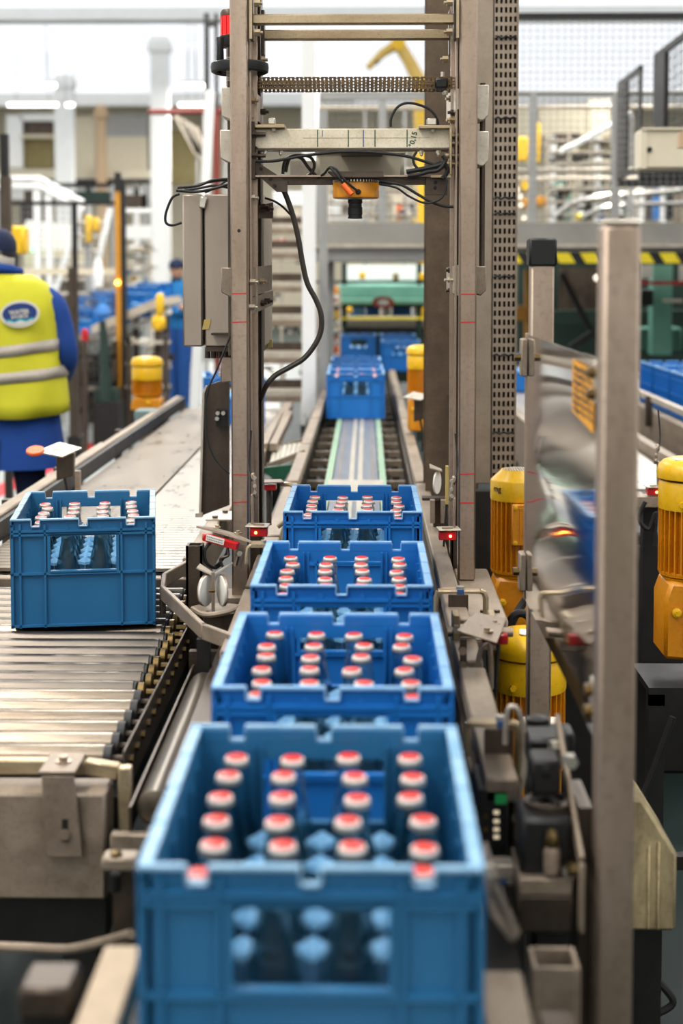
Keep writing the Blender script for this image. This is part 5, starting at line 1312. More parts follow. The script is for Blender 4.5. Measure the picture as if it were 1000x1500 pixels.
# ================================================================== STAIRS AND WALKWAY (mezzanine)
def stairs():
    t = thing('steel_stairs', 'steel stairs climbing to the walkway behind the left gate post', 'stairs', (-.6, 8.2, 0))
    xl, xr = P(330, 450, 8).x, P(441, 450, 8).x
    for k, py in enumerate((575, 519, 464, 415, 366, 330)):
        Y = 8.0 + k * .2; a = P(400, py, Y); MB().box(xl, xr, Y, Y + .22, a.z - .02, a.z + .012).build('tread', 'steel_light', t)
        MB().box(xl, xr, Y, Y + .012, a.z - .055, a.z - .02).build('tread_nose', 'steel_worn', t)
        MB().box(xl, xr, Y + .2, Y + .205, a.z + .012, a.z + .06).build('riser_strip', 'steel_dark', t)
    for x in (xl - .03, xr):
        MB().beam((x + .015, 7.9, .71), (x + .015, 9.2, 2.06), .03, .16).build('stringer', 'grey_paint', t)
    xx = P(450, 300, 7.9).x
    MB().box(xx - .03, xx + .045, 7.9, 7.96, 0, 2.9).build('newel_post', 'white_paint', t)
    MB().box(xx + .05, xx + .10, 8.3, 8.35, 0, 2.55).build('newel_post', 'grey_paint', t)
    MB().beam((xx, 7.93, 1.4), (xx, 9.6, 3.0), .04, .04).build('handrail', 'white_paint', t)
stairs()
def walkway():
    t = thing('steel_walkway', 'grey walkway beam with handrails crossing the hall behind the gate', 'walkway', (1.5, 11, 0))
    x0, x1 = P(458, 340, 11).x, 8.0
    def zz(py): return P(600, py, 11).z
    MB().box(x0, x1, 11, 12.2, zz(358), zz(326)).build('deck_beam', 'grey_concrete', t)
    MB().box(x0, x1, 10.93, 12.25, zz(363), zz(358)).build('flange', 'steel_light', t)
    MB().box(x0, x1, 11.02, 12.2, zz(382), zz(363)).build('lower_web', 'grey_paint', t)
    for py, r in ((137, .022), (158, .02), (250, .02), (262, .018)):
        Y = 11.05 if py in (137, 250) else 11.9
        a = P(600, py, Y); MB().cyl((x0, Y, a.z), (x1, Y, a.z), r, 10).build('handrail', 'wire_grey' if py == 137 else 'steel_light', t)
    for px in (462, 560, 779, 900, 1010, 1120):
        a = P(px, 326, 11.05); MB().box(a.x - .03, a.x + .03, 11.02, 11.08, zz(326), P(px, 137, 11.05).z).build('rail_post', 'grey_paint', t)
    for px in (480, 700, 1040):
        a = P(px, 326, 11.9); MB().box(a.x - .05, a.x + .05, 12.0, 12.1, 0, zz(358)).build('support', 'grey_paint', t)
    # hazard board below
    b = MB().box(P(757, 380, 10.9).x, x1, 10.89, 10.915, zz(389) + .012, zz(372) + .012).build('hazard_board', 'black_plastic', t)
    w_ = (P(856, 0, 10.9).x - P(818, 0, 10.9).x); x = P(732, 0, 10.9).x; z0, z1 = zz(388) + .012, zz(373) + .012
    s0 = P(771, 380, 10.9).x
    for k in range(-1, 14):
        x = s0 + (P(883, 0, 10.9).x - P(844, 0, 10.9).x) * 1.02 * k * .98
        MB().prism([(x + .05, z0), (x + .05 + w_ * .62, z0), (x + w_ * .62, z1), (x, z1)], 10.886, 10.89).build('hazard_stripe', 'hazard_yellow', b)
walkway()
def mesh_fence(name, label, x0, x1, Y, z0, z1, pitch, r, m, top=None, posts=()):
    t = thing(name, label, 'fence', ((x0 + x1) / 2, Y, z0))
    w_ = MB(); x = x0
    while x < x1: w_.box(x - r, x + r, Y - r, Y + r, z0, z1); x += pitch
    z = z0
    while z < z1: w_.box(x0, x1, Y - r, Y + r, z - r, z + r); z += pitch
    w_.build('wire_mesh', m, t, smooth=0, kind='stuff')
    if top: MB().box(x0, x1, Y - .02, Y + .02, z1 - .015, z1 + .02).build('top_rail', top, t)
    for px in posts: MB().box(px - .025, px + .025, Y - .025, Y + .025, 0, z1).build('post', 'iron_black', t)
    return t
zt = P(870, 24, 9).z
mesh_fence('mesh_fence', 'fine wire mesh fence with a black top rail at upper right', P(756, 100, 9).x, 2.6, 9.0, P(870, 318, 9).z, zt, .043, .0014, 'wire_grey', 'iron_black')
mesh_fence('mesh_fence', 'fine wire mesh stretched behind the gate above the belt', P(458, 100, 9.4).x, P(640, 100, 9.4).x, 9.4, P(500, 318, 9.4).z, P(500, 143, 9.4).z, .043, .0013, 'wire_grey', 'grey_paint')
a, b = P(9, 380, 13.5), P(172, 290, 13.5)
mesh_fence('mesh_fence', 'black framed mesh fence behind the worker in the vest', a.x, b.x, 13.5, .15, P(90, 298, 13.5).z, .055, .0022, 'wire_grey', 'iron_black', [a.x, P(110, 400, 13.5).x])
z = P(100, 398, 13.45).z
tag(MB().box(P(9, 0, 13.4).x, P(170, 0, 13.4).x, 13.42, 13.46, z - .03, z + .03).build('fence_bar', 'beige_paint'), 'beige horizontal bar across the mesh fence at left', 'bar')
# light-barrier post, yellow and black
def barrier_post():
    a, b = P(169, 400, 13.2), P(178, 400, 13.2); t = thing('light_barrier', 'tall yellow light-barrier post with a black rear strip', 'post', (a.x, 13.2, 0))
    MB().box(a.x, b.x - .008, 13.2, 13.26, .12, P(0, 280, 13.2).z).build('yellow_strip', 'amber_paint', t)
    MB().box(a.x, b.x - .004, 13.19, 13.27, P(0, 280, 13.2).z, P(0, 253, 13.2).z).build('top_cap', 'iron_black', t)
    MB().box(b.x - .006, b.x + .035, 13.2, 13.28, 0, P(0, 262, 13.2).z).build('black_strip', 'iron_black', t)
    MB().box(a.x - .04, b.x + .06, 13.15, 13.33, 0, .12).build('base', 'iron_black', t)
    for py in (414, 600): MB().lathe([(.02, 0), (.02, .01)], P(172.5, py, 13.19), 12, Matrix.Rotation(PI / 2, 3, 'X')).build('signal_lamp', 'led_amber', t)
barrier_post()
a = P(4, 260, 9.0)
t = thing('dark_post', 'dark post rising behind the head of the worker in the vest', 'post', (a.x, 9, 0))
MB().box(P(-3, 0, 9).x, P(8, 0, 9).x, 9, 9.05, 0, P(0, 196, 9).z).build('shaft', 'iron_black', t); MB().box(P(-3, 0, 9).x - .03, P(8, 0, 9).x + .03, 8.97, 9.08, 0, .03).build('foot', 'iron_black', t)
MB().box(P(-3, 0, 9).x - .004, P(8, 0, 9).x + .01, 8.995, 9.055, P(0, 340, 9).z, P(0, 258, 9).z).build('sleeve', 'steel_dark', t)
# black framed slanting screens at the right wall side
def side_screen(y0, y1, n, label):
    X, z1, z0 = 1.80, 2.98, 2.28
    t = thing('side_screen', label, 'screen', (X, (y0 + y1) / 2, z0))
    MB().box(X, X + .02, y0, y1, z1 - .04, z1).build('top_rail', 'iron_black', t)
    MB().box(X, X + .02, y0, y1, z0, z0 + .04).build('bottom_rail', 'iron_black', t)
    for k in range(n + 1):
        y = y0 + (y1 - y0 - .05) * k / n; MB().box(X, X + .018, y, y + .06, z0, z1).build('stile', 'iron_black', t)
    g = MB(); y = y0
    while y < y1: g.box(X + .009, X + .012, y, y + .003, z0, z1); y += .06
    z = z0
    while z < z1: g.box(X + .009, X + .012, y0, y1, z, z + .003); z += .06
    g.build('wire_grid', 'iron_black', t, smooth=0, kind='stuff')
    MB().box(X - .004, X + .022, y1 - .34, y1, z0, z1 - .03).build('dark_louver', 'iron_black', t)
    for yy in (y0, y1 - .05):
        MB().box(X, X + .62, yy, yy + .05, z0 - .05, z0).build('arm', 'iron_black', t); MB().box(X + .57, X + .62, yy, yy + .05, 0, z0 - .05).build('leg', 'iron_black', t)
side_screen(6.6, 9.05, 2, 'nearest black mesh screen receding at the upper right edge')
side_screen(9.5, 10.35, 1, 'second black mesh screen receding at the upper right')
# beige switch box
t = panel(940, 1060, 187, 247, 6.6, 'beige_paint', 'switch_box', 'beige switch box at the right edge above the handrail', 'box', .2)
q = P(951, 219, 6.595); MB().cyl((q.x, 6.59, q.z), (q.x, 6.60, q.z), .012, 14).build('lock', 'iron_black', t)
a, b = P(940, 247, 6.6), P(1060, 187, 6.6); MB().box(a.x - .006, b.x + .006, 6.585, 6.6, b.z - .01, b.z).box(a.x - .006, a.x + .02, 6.592, 6.6, a.z, b.z).build('door_edge', 'beige_paint', t)
MB().box(a.x + .3, a.x + .34, 6.7, 6.74, 0, a.z).build('stand', 'grey_paint', t)
t = thing('wooden_batten', 'small brown batten end at the right edge above the switch box', 'batten', tuple(P(998, 205, 5.5)))
a, b = P(995, 216, 5.5), P(1025, 193, 5.5); MB().box(a.x, b.x, 5.5, 5.55, a.z, b.z).build('batten', 'brown_wood', t)
# curved bright pipes up right and slanted rails
def pipe(label, pts, r, m, cat='pipe', name='pipe'):
    o = tag(MB().tube([P(*p) for p in pts], r, 8, smooth=4).build(name, m), label, cat)
    q = P(*pts[len(pts) // 2]); q2 = P(*pts[-1])
    for a in (q, q2): MB().box(a.x - .02, a.x + .02, a.y - .02, a.y + .02, 0, a.z - r * .5).build('support', 'grey_paint', o)
    return o
pipe('upper bright slanting rail above the right handrails', [(820, 222, 13), (850, 208, 13), (900, 180, 13), (925, 166, 13)], .03, 'white_paint')
pipe('curved chrome pipe rising above the hazard-striped beam', [(812, 318, 13.2), (835, 300, 13.2), (870, 290, 13.2), (920, 285, 13.2), (975, 281, 13.2), (1020, 275, 13.2)], .03, 'chrome')
pipe('second curved chrome pipe lower behind the right handrail', [(852, 320, 14), (880, 305, 14), (920, 300, 14), (1010, 298, 14)], .025, 'chrome')
pipe('red-brown pipe running level across the wide white column', [(218, 164, 15.03), (260, 164, 15.03), (300, 163, 15.03), (330, 162, 15.03)], .03, 'red_oxide')
t = tag(MB().box(P(311, 0, 15).x, P(320, 0, 15).x, 15, 15.06, 0, P(0, 167, 15).z).build('red_post', 'red_oxide'), 'red-brown upright post behind the cabinet cables', 'post')
t = tag(MB().beam(P(279, 718, 10.5), P(308, 132, 10.5), .07, .05, (0, 1, 0)).build('slanted_rail', 'white_paint'), 'white slanted rail left of the gate behind the cabinet', 'rail')
# ================================================================== BACKGROUND MACHINES
def T(name, label, cat, px, py, Y): p = P(px, py, Y); return thing(name, label, cat, (p.x, Y, 0))
def bb(t, name, m, px0, px1, py0, py1, Y, d=.2, bev=0, floor=False):
    a, b = P(px0, py1, Y), P(px1, py0, Y)
    mb = MB().box(a.x, b.x, Y, Y + d, 0 if floor else max(a.z, 0), b.z); return mb.build(name, m, t, bevel=bev)
# green packing machine with the red oval badge
t = T('packing_machine', 'pale green packing machine with a red oval badge beyond the belt', 'machine', 560, 430, 13.6)
mb = MB(); a, b = P(497, 437, 13.6), P(640, 418, 13.6); mb.prism([(13.6, a.z), (13.6, b.z), (13.9, b.z + .05), (14.3, b.z + .05), (14.3, a.z)], a.x, b.x, 'x').build('upper_housing', 'machine_green', t, bevel=.01)
bb(t, 'lower_housing', 'machine_green', 497, 640, 437, 446, 13.55, .5, .01)
bb(t, 'dark_gap', 'machine_dark_green', 497, 640, 446, 450, 13.7, .4)
bb(t, 'light_panel', 'white_paint', 505, 640, 388, 412, 14.4, .1)
bb(t, 'black_rail', 'iron_black', 455, 640, 411, 415, 13.3, .05)
for i, (x0, x1, m) in enumerate(((512, 535, 'divider_blue'), (536, 556, 'blue_steel'), (560, 572, 'white_paint'), (574, 602, 'blue_steel'), (606, 614, 'white_paint'))): bb(t, 'coloured_panel', m, x0, x1, 450, 463, 14.2, .1)
bb(t, 'yellow_bar', 'hazard_yellow', 478, 640, 465, 468, 13.4, .05); bb(t, 'pale_bar', 'belt_light', 500, 640, 470, 479, 13.8, .3)
bb(t, 'dark_bar', 'iron_black', 500, 640, 480, 487, 13.7, .3)
bb(t, 'yellow_motor_cover', 'yellow_paint', 478, 497, 448, 466, 13.5, .2, .02)
bb(t, 'yellow_motor_cover', 'yellow_paint', 508, 516, 449, 460, 13.5, .1, .02)
bb(t, 'dark_base', 'machine_dark_green', 478, 640, 487, 560, 14.6, .4)
for px in (500, 610): bb(t, 'upright', 'machine_dark_green', px, px + 8, 385, 560, 13.62, .1, floor=True)
for k, (px, py, m) in enumerate(((473, 428, 'red_plastic'), (483, 432, 'brown_wood'), (486, 420, 'sensor_orange'), (526, 398, 'yellow_paint'), (575, 400, 'khaki_panel'), (614, 400, 'yellow_paint'), (480, 490, 'plug_orange'), (472, 500, 'paper_white'), (484, 505, 'red_plastic'))):
    bb(t, 'control_part', m, px, px + 9, py, py + 11, 13.3, .08, .01)
q = P(561, 443, 13.5); bd = MB().lathe([(.105, 0), (.105, .02)], q, 28, Matrix.Rotation(PI / 2, 3, 'X'), sy=.56).build('badge', 'red_oxide', t)
MB().lathe([(.055, 0), (.055, .024)], q, 24, Matrix.Rotation(PI / 2, 3, 'X'), sy=.5).build('badge_centre', 'grey_paint', bd)
# second upright structure: yellow column pieces behind the brown column
t = T('yellow_upright', 'yellow upright seen left of the brown column', 'post', 618, 300, 15)
bb(t, 'shaft', 'yellow_paint', 612, 634, 186, 420, 15, .15, floor=True); bb(t, 'base', 'iron_black', 606, 640, 560, 575, 14.95, .25, floor=True)
# yellow robot arm
t = T('robot_arm', 'yellow bent robot arm high behind the gate', 'robot', 600, 100, 22)
c = [P(538, 100, 22), P(560, 78, 22), P(583, 64, 22), P(598, 88, 22), P(617, 125, 22), P(622, 190, 22)]
MB().tube(c[:3], [.05, .07, .09], 10).build('forearm', 'robot_yellow', t); MB().tube(c[2:5], [.10, .10, .12], 10).build('upper_arm', 'robot_yellow', t)
MB().tube([c[4], c[5], Vector((c[5].x, 22, 2.2))], [.13, .16, .18], 12).build('turret', 'yellow_paint', t); MB().lathe([(.35, 0), (.35, .15), (.2, .4), (.2, 2.3)], (c[5].x, 22, 0), 20).build('pedestal', 'grey_paint', t)
MB().lathe([(.11, -.12), (.11, .12)], c[2], 16, Matrix.Rotation(PI / 2, 3, 'X')).build('elbow', 'yellow_paint', t); MB().cyl(P(549, 92, 22), P(552, 86, 22), .06, 10).build('wrist', 'steel_dark', t)
# dark machine frame under hazard beam
t = T('palletiser', 'dark green palletiser frame under the hazard-striped beam', 'machine', 880, 480, 12.6)
bb(t, 'rear_panel', 'machine_dark_green', 757, 1100, 385, 560, 13.6, .2, floor=True)
bb(t, 'green_upright', 'machine_green', 955, 985, 388, 520, 12.5, .2); bb(t, 'green_upright', 'machine_green', 1040, 1070, 388, 520, 12.5, .2)
bb(t, 'grey_panel', 'steel_dark', 818, 880, 392, 470, 13.2, .1); bb(t, 'cross_beam', 'machine_dark_green', 757, 1100, 455, 475, 12.8, .2)
bb(t, 'white_sign', 'paper_white', 938, 955, 388, 408, 12.4, .02); bb(t, 'white_sign', 'paper_white', 995, 1010, 388, 412, 12.4, .02)
bb(t, 'red_strip', 'red_plastic', 934, 1010, 412, 417, 12.4, .03); bb(t, 'pale_rail', 'steel_light', 972, 1000, 438, 443, 12.2, .05)
bb(t, 'gearbox', 'iron_black', 937, 957, 424, 448, 12.3, .2, .01)
MB().beam(P(822, 400, 12.4), P(868, 490, 12.4), .05, .04, (0, 1, 0)).build('diagonal_brace', 'iron_black', t)
MB().beam(P(868, 488, 12.2), P(835, 510, 12.2), .06, .06, (0, 1, 0)).build('crank', 'iron_black', t)
bb(t, 'amber_column', 'amber_paint', 768, 776, 395, 520, 12.2, .06, floor=True); bb(t, 'amber_clamp', 'amber_paint', 755, 772, 448, 470, 12.1, .08, .01)
bb(t, 'green_tank', 'machine_green', 935, 1000, 480, 515, 13.0, .3, .02)
q = P(875, 407, 12.3); MB().lathe([(.03, -.02), (.03, .02)], q, 14, Matrix.Rotation(PI / 2, 3, 'X')).build('lamp', 'dot_white', t)
MB().lathe([(.025, -.02), (.025, .02)], P(880, 418, 12.3), 14, Matrix.Rotation(PI / 2, 3, 'X')).build('red_button', 'red_plastic', t)
# structures behind the walkway rails, upper right
t = T('upper_conveyor', 'pale overhead conveyor structure behind the right handrails', 'conveyor', 880, 230, 20)
for i, (x0, x1, y0, y1, m, Y) in enumerate(((790, 860, 160, 200, 'beige_paint', 26), (862, 893, 145, 250, 'beige_paint', 27), (757, 778, 160, 240, 'beige_paint', 25), (812, 900, 200, 225, 'khaki_panel', 24), (800, 930, 226, 232, 'steel_dark', 20), (800, 935, 207, 212, 'steel_light', 20), (806, 900, 238, 243, 'steel_dark', 20.5), (800, 935, 262, 270, 'iron_black', 21), (812, 850, 195, 205, 'steel_dark', 19.5))):
    bb(t, 'frame_panel', m, x0, x1, y0, y1, Y, .2)
for px in (806, 838, 872, 905, 935, 968, 990): bb(t, 'upright', ('steel_worn', 'beige_paint', 'white_paint')[px % 3], px, px + 9, 200, 324, 19.5, .15, floor=True)
for k, px in enumerate((818, 829, 848, 860, 880, 893, 915, 925, 948, 958, 978)): bb(t, 'machine_part', ('iron_black', 'machine_green', 'white_paint', 'steel_dark', 'blue_steel')[k % 5], px, px + 8, 276 + 5 * (k % 3), 322, 17 + (k % 3) * .5, .2)
for x0, y0, x1, y1, m in ((758, 200, 774, 236, 'yellow_paint'), (784, 180, 792, 240, 'yellow_paint'), (764, 258, 776, 280, 'yellow_paint'), (785, 287, 800, 303, 'amber_paint'), (764, 290, 774, 305, 'amber_paint'), (845, 313, 855, 322, 'hazard_yellow')):
    bb(t, 'yellow_part', m, x0, x1, y0, y1, 16, .15, .02)
for px, py in ((757, 278), (762, 288), (763, 300), (767, 319), (775, 318), (935, 278), (955, 281), (990, 235)):
    MB().lathe([(.02, -.02), (.02, .02)], P(px, py, 15.5), 10, Matrix.Rotation(PI / 2, 3, 'X')).build('lamp', 'dot_white', t)
# structures seen through the gate, behind the walkway
t = T('overhead_frame', 'pale machine frames seen through the gate above the walkway', 'machine', 540, 280, 18)
for x0, x1, y0, y1, m, Y in ((468, 520, 140, 148, 'grey_paint', 19), (470, 540, 286, 322, 'white_paint', 19.5), (545, 560, 270, 322, 'grey_paint', 19), (565, 612, 280, 290, 'steel_light', 18.6), (575, 590, 290, 322, 'beige_paint', 18.4), (595, 602, 292, 320, 'paper_white', 18), (581, 588, 298, 322, 'plug_orange', 17.8), (400, 455, 280, 300, 'white_paint', 18), (404, 440, 305, 335, 'steel_light', 17), (470, 478, 290, 322, 'blue_steel', 17.5), (500, 512, 292, 318, 'steel_worn', 17.5)):
    bb(t, 'frame_panel', m, x0, x1, y0, y1, Y, .15)
for px in (470, 532, 590): bb(t, 'upright', 'grey_paint', px, px + 5, 150, 322, 18.8, .12, floor=True)
bb(t, 'orange_strip', 'plug_orange', 560, 563, 135, 200, 18.5, .05)
# ------------------------------------------------ left middle ground
t = T('stair_rail', 'white angled stair handrail above the mesh fence at left', 'handrail', 60, 280, 16)
for dy in (0, 11):
    MB().tube([P(-30, 262 + dy, 16), P(58, 262 + dy, 16), P(66, 266 + dy, 16), P(122, 297 + dy, 16)], .035, 8).build('rail', 'white_paint', t)
for px in (50, 67): MB().box(P(px, 0, 16).x - .04, P(px, 0, 16).x + .04, 16, 16.06, 0, P(px, 266, 16).z).build('post', 'white_paint', t)
t = T('ladder', 'white ladder slanting up between the fence and the yellow post', 'ladder', 105, 370, 15)
for x0, x1 in ((80, 118), (132, 162)):
    MB().beam(P(x0, 430, 15), P(x1, 305, 15), .06, .04, (0, 1, 0)).build('side_rail', 'white_paint', t)
for k in range(6):
    u = k / 6; MB().cyl(P(80 + 38 * u, 430 - 125 * u, 15), P(132 + 30 * u, 430 - 125 * u, 15), .018, 8).build('rung', 'steel_light', t)
for xa, xb in ((82, 90), (134, 140)): MB().box(P(xa, 300, 15).x, P(xb, 300, 15).x, 15, 15.05, 0, P(0, 428, 15).z).build('leg', 'grey_paint', t)
t = T('yellow_gearbox', 'pair of yellow machine drives between the ladder rails', 'motor', 130, 330, 14.5)
bb(t, 'tall_drive', 'yellow_paint', 124, 133, 315, 356, 14.5, .12, .02); bb(t, 'short_drive', 'yellow_paint', 135, 144, 318, 340, 14.5, .12, .02); bb(t, 'post', 'grey_paint', 126, 131, 356, 560, 14.6, .06, floor=True)
t = T('yellow_box', 'yellow box behind the cap of the worker in the vest', 'box', 22, 350, 11)
bb(t, 'housing', 'yellow_paint', 10, 34, 331, 372, 11, .2, .02); bb(t, 'post', 'iron_black', 16, 24, 372, 560, 11.1, .08, floor=True)
t = T('machine_cover', 'white sloping machine cover behind the mesh fence', 'machine', 70, 350, 17)
MB().prism([(P(35, 0, 17).x, P(0, 322, 17).z), (P(105, 0, 17).x, P(0, 330, 17).z), (P(105, 0, 17).x, P(0, 395, 17).z), (P(20, 0, 17).x, P(0, 360, 17).z)][::-1], 17, 17.4).build('cover', 'white_paint', t)
bb(t, 'dark_opening', 'iron_black', 30, 72, 300, 330, 17.6, .1); bb(t, 'cabinet', 'beige_paint', 36, 120, 366, 398, 16.6, .3); bb(t, 'base', 'steel_dark', 36, 120, 398, 520, 16.8, .3, floor=True)
MB().lathe([(.03, 0), (.03, .02)], P(51, 365, 16.5), 12, Matrix.Rotation(PI / 2, 3, 'X')).build('lamp', 'led_green', t)
bb(t, 'grey_slat', 'grey_paint', 60, 100, 378, 385, 16.4, .1)
t = T('dark_gantry', 'dark gantry beam with pale panels behind the yellow post', 'gantry', 150, 290, 19)
bb(t, 'beam', 'iron_black', -20, 165, 268, 274, 24, .2); bb(t, 'panel', 'steel_dark', 35, 78, 279, 296, 22, .2); bb(t, 'panel', 'machine_dark_green', 96, 160, 280, 297, 22, .2); bb(t, 'panel', 'steel_dark', 170, 215, 285, 305, 22, .2)
for px in (0, 165, 210): bb(t, 'leg', 'grey_paint', px, px + 7, 270, 560, 22, .2, floor=True)
bb(t, 'rail', 'white_paint', 175, 222, 305, 311, 18, .1); bb(t, 'rail', 'white_paint', 175, 222, 330, 350, 18.5, .1); bb(t, 'rail', 'steel_light', 180, 222, 362, 366, 18, .1)
# blue crates on the far left conveyors
far = T('incline_conveyor', 'grey conveyor carrying the distant blue crates at left', 'conveyor', 180, 480, 14.2)
MB().beam(P(108, 500, 14.3), P(250, 440, 14.3), 1.7, .08, (0, 0, 1)).build('bed', 'steel_light', far); MB().beam(P(108, 515, 14.0), P(250, 455, 14.0), .04, .05).build('side_rail', 'white_paint', far)
for px in (112, 150, 196, 240): bb(far, 'leg', 'steel_dark', px, px + 6, 500 - (px - 108) * .4, 640, 14.2, .08, floor=True)
bb(far, 'cross_rail', 'steel_light', 108, 250, 535, 540, 14.0, .06); bb(far, 'cross_rail', 'steel_dark', 108, 250, 565, 572, 14.0, .06)
nn = ['beside the ladder foot', 'left of the green stand', 'above the green stand', 'right of the green stand', 'left of the yellow post', 'right of the yellow post', 'left of the distant worker', 'nearest the distant worker']
pos = [(118, 488, 13.6), (139, 482, 14.1), (128, 466, 14.7), (163, 474, 13.7), (152, 458, 14.8), (192, 464, 13.7), (205, 452, 14.4), (226, 446, 14.9)]
for (px, py, YY), s in zip(pos, nn):
    q = P(px, py, YY); crate(q.x, q.y, q.z, .4, 'blue', 'distant blue crate ' + s, '', False, group='distant blue crates at left')
def wheel_stand():
    t = T('green_stand', 'dark green valve stand with round head left of the yellow post', 'stand', 150, 500, 12.6)
    q = P(150, 425, 12.6)
    MB().tube([P(150, 470, 12.6), P(153, 520, 12.6), P(156, 590, 12.6)], [.03, .04, .06], 10).build('stem', 'machine_dark_green', t)
    MB().lathe([(.04, 0), (.07, .03), (.06, .08), (.03, .12), (.035, .2)], P(150, 465, 12.6), 18).build('head', 'blue_steel', t)
    bb(t, 'base_box', 'machine_dark_green', 138, 172, 570, 590, 12.6, .2); bb(t, 'plinth', 'iron_black', 136, 174, 590, 628, 12.5, .3, floor=True)
    MB().lathe([(.04, 0), (.05, .12), (.03, .25)], P(144, 420, 12.7), 12).build('white_cap', 'white_paint', t)
wheel_stand()
t = T('fence_post', 'grey-brown fence post beside the vest of the near worker', 'post', 108, 500, 10)
bb(t, 'shaft', 'steel_dark', 102, 112, 392, 640, 10, .06, floor=True); bb(t, 'foot', 'iron_black', 98, 118, 640, 660, 9.98, .1, floor=True)
t = T('red_lever', 'small red lever beside the fence post', 'handle', 124, 492, 12); bb(t, 'grip', 'red_plastic', 119, 128, 482, 500, 12, .06, .01); bb(t, 'stem', 'steel_dark', 121, 126, 500, 560, 12, .05, floor=True)
t = T('yellow_pump', 'yellow pump between the far crates and the distant worker', 'pump', 230, 480, 13)
bb(t, 'body', 'yellow_paint', 222, 240, 462, 485, 13, .15, .03); bb(t, 'neck', 'yellow_paint', 228, 238, 430, 462, 13, .12, .02); bb(t, 'stand', 'steel_dark', 226, 236, 485, 600, 13.05, .1, floor=True)
t = T('machine_rack', 'low rack of steel parts beneath the distant conveyor', 'rack', 200, 540, 12.8)
for k in range(12):
    px = 185 + (k * 37) % 60; py = 495 + (k * 23) % 80; bb(t, 'machine_part', ('steel_light', 'steel_dark', 'white_paint', 'iron_black', 'zinc')[k % 5], px, px + 12, py, py + 7 + k % 5, 12.9 + .05 * k, .1)
for px in (186, 240): bb(t, 'leg', 'steel_dark', px, px + 5, 490, 640, 12.9, .08, floor=True)
for py in (500, 530, 565): bb(t, 'shelf', 'steel_light', 184, 246, py, py + 4, 12.9, .2)
t = T('machine_rack', 'dark rack beneath the conveyor behind the near worker', 'rack', 130, 560, 13)
for k in range(14):
    px = 112 + (k * 29) % 55; py = 505 + (k * 31) % 85; bb(t, 'machine_part', ('steel_dark', 'iron_black', 'steel_light', 'machine_dark_green')[k % 4], px, px + 11, py, py + 8 + k % 6, 13.1 + .04 * k, .1)
for px in (112, 165): bb(t, 'leg', 'steel_dark', px, px + 5, 500, 640, 13.1, .08, floor=True)
for py in (520, 560, 600): bb(t, 'shelf', 'iron_black', 110, 170, py, py + 5, 13.1, .3)
bb(t, 'back_panel', 'iron_black', 112, 168, 520, 620, 13.75, .03)  # black sheet added to darken the space under the conveyor
def clutter(name, label, cat, px0, px1, py0, py1, Y, n, mats, seed, legs=2):
    t = T(name, label, cat, (px0 + px1) / 2, py1, Y); rr = random.Random(seed)
    for k in range(n):
        px, py, w_, h_ = rr.uniform(px0, px1 - 6), rr.uniform(py0, py1 - 5), rr.uniform(4, 16), rr.uniform(3, 8)
        bb(t, 'machine_part', mats[k % len(mats)], px, min(px + w_, px1), py, py + h_, Y + .05 + .03 * k, .12, .004)
    for k in range(legs):
        px = px0 + (px1 - px0 - 4) * k / max(1, legs - 1); bb(t, 'upright', 'steel_light', px, px + 3, py0, py1, Y, .06, floor=True)
    for k in range(3):
        py = py0 + (py1 - py0) * (k + .5) / 3; bb(t, 'shelf', 'steel_light', px0, px1, py, py + 2.5, Y, .5)
    return t
LC = ('white_paint', 'zinc', 'steel_light', 'grey_paint', 'blue_steel', 'white_paint', 'steel_dark', 'yellow_paint')
clutter('filling_machine', 'silver machine frames between the yellow post and the white column', 'machine', 180, 222, 352, 428, 17.5, 16, LC, 4)
clutter('filling_machine', 'silver machine frames left of the yellow post above the blue crates', 'machine', 112, 168, 402, 440, 17.2, 14, LC, 9)
clutter('filling_machine', 'busy steel machinery behind the open stair treads', 'machine', 380, 445, 345, 560, 11.6, 30, ('iron_black', 'zinc', 'steel_dark', 'white_paint', 'red_plastic', 'iron_black', 'steel_light'), 12, 3)
clutter('filling_machine', 'busy small machine parts left of the green packing machine', 'machine', 462, 500, 425, 540, 12.9, 22, ('red_plastic', 'zinc', 'iron_black', 'paper_white', 'steel_dark', 'plug_orange'), 21)
clutter('filling_machine', 'fine steel parts behind the right handrail below the switch box', 'machine', 800, 935, 265, 322, 16.6, 26, ('steel_dark', 'zinc', 'iron_black', 'white_paint', 'machine_green', 'steel_worn'), 31, 4)
clutter('filling_machine', 'dark crowded steel parts behind the upper right handrail', 'machine', 800, 900, 196, 246, 18.4, 16, ('steel_dark', 'iron_black', 'steel_worn', 'grey_paint'), 41, 4)
clutter('filling_machine', 'pale machine parts seen above the walkway through the gate', 'machine', 480, 612, 268, 322, 16.8, 18, ('white_paint', 'zinc', 'grey_paint', 'beige_paint', 'blue_steel'), 51, 3)
# grey machine pipes at mid left upper (silver bundle near the slanted rail)
t = T('pipe_bundle', 'bundle of slanted silver pipes behind the slanted white rail', 'pipes', 275, 200, 17)
for k in range(5): MB().beam(P(258 + k * 7, 170 + k * 4, 17), P(288 + k * 5, 225 + k * 5, 17), .05, .05, (0, 1, 0)).build('pipe', 'steel_light', t)
MB().box(P(285, 0, 17).x, P(289, 0, 17).x, 17.02, 17.06, 0, P(0, 225, 17).z).build('stand', 'grey_paint', t)
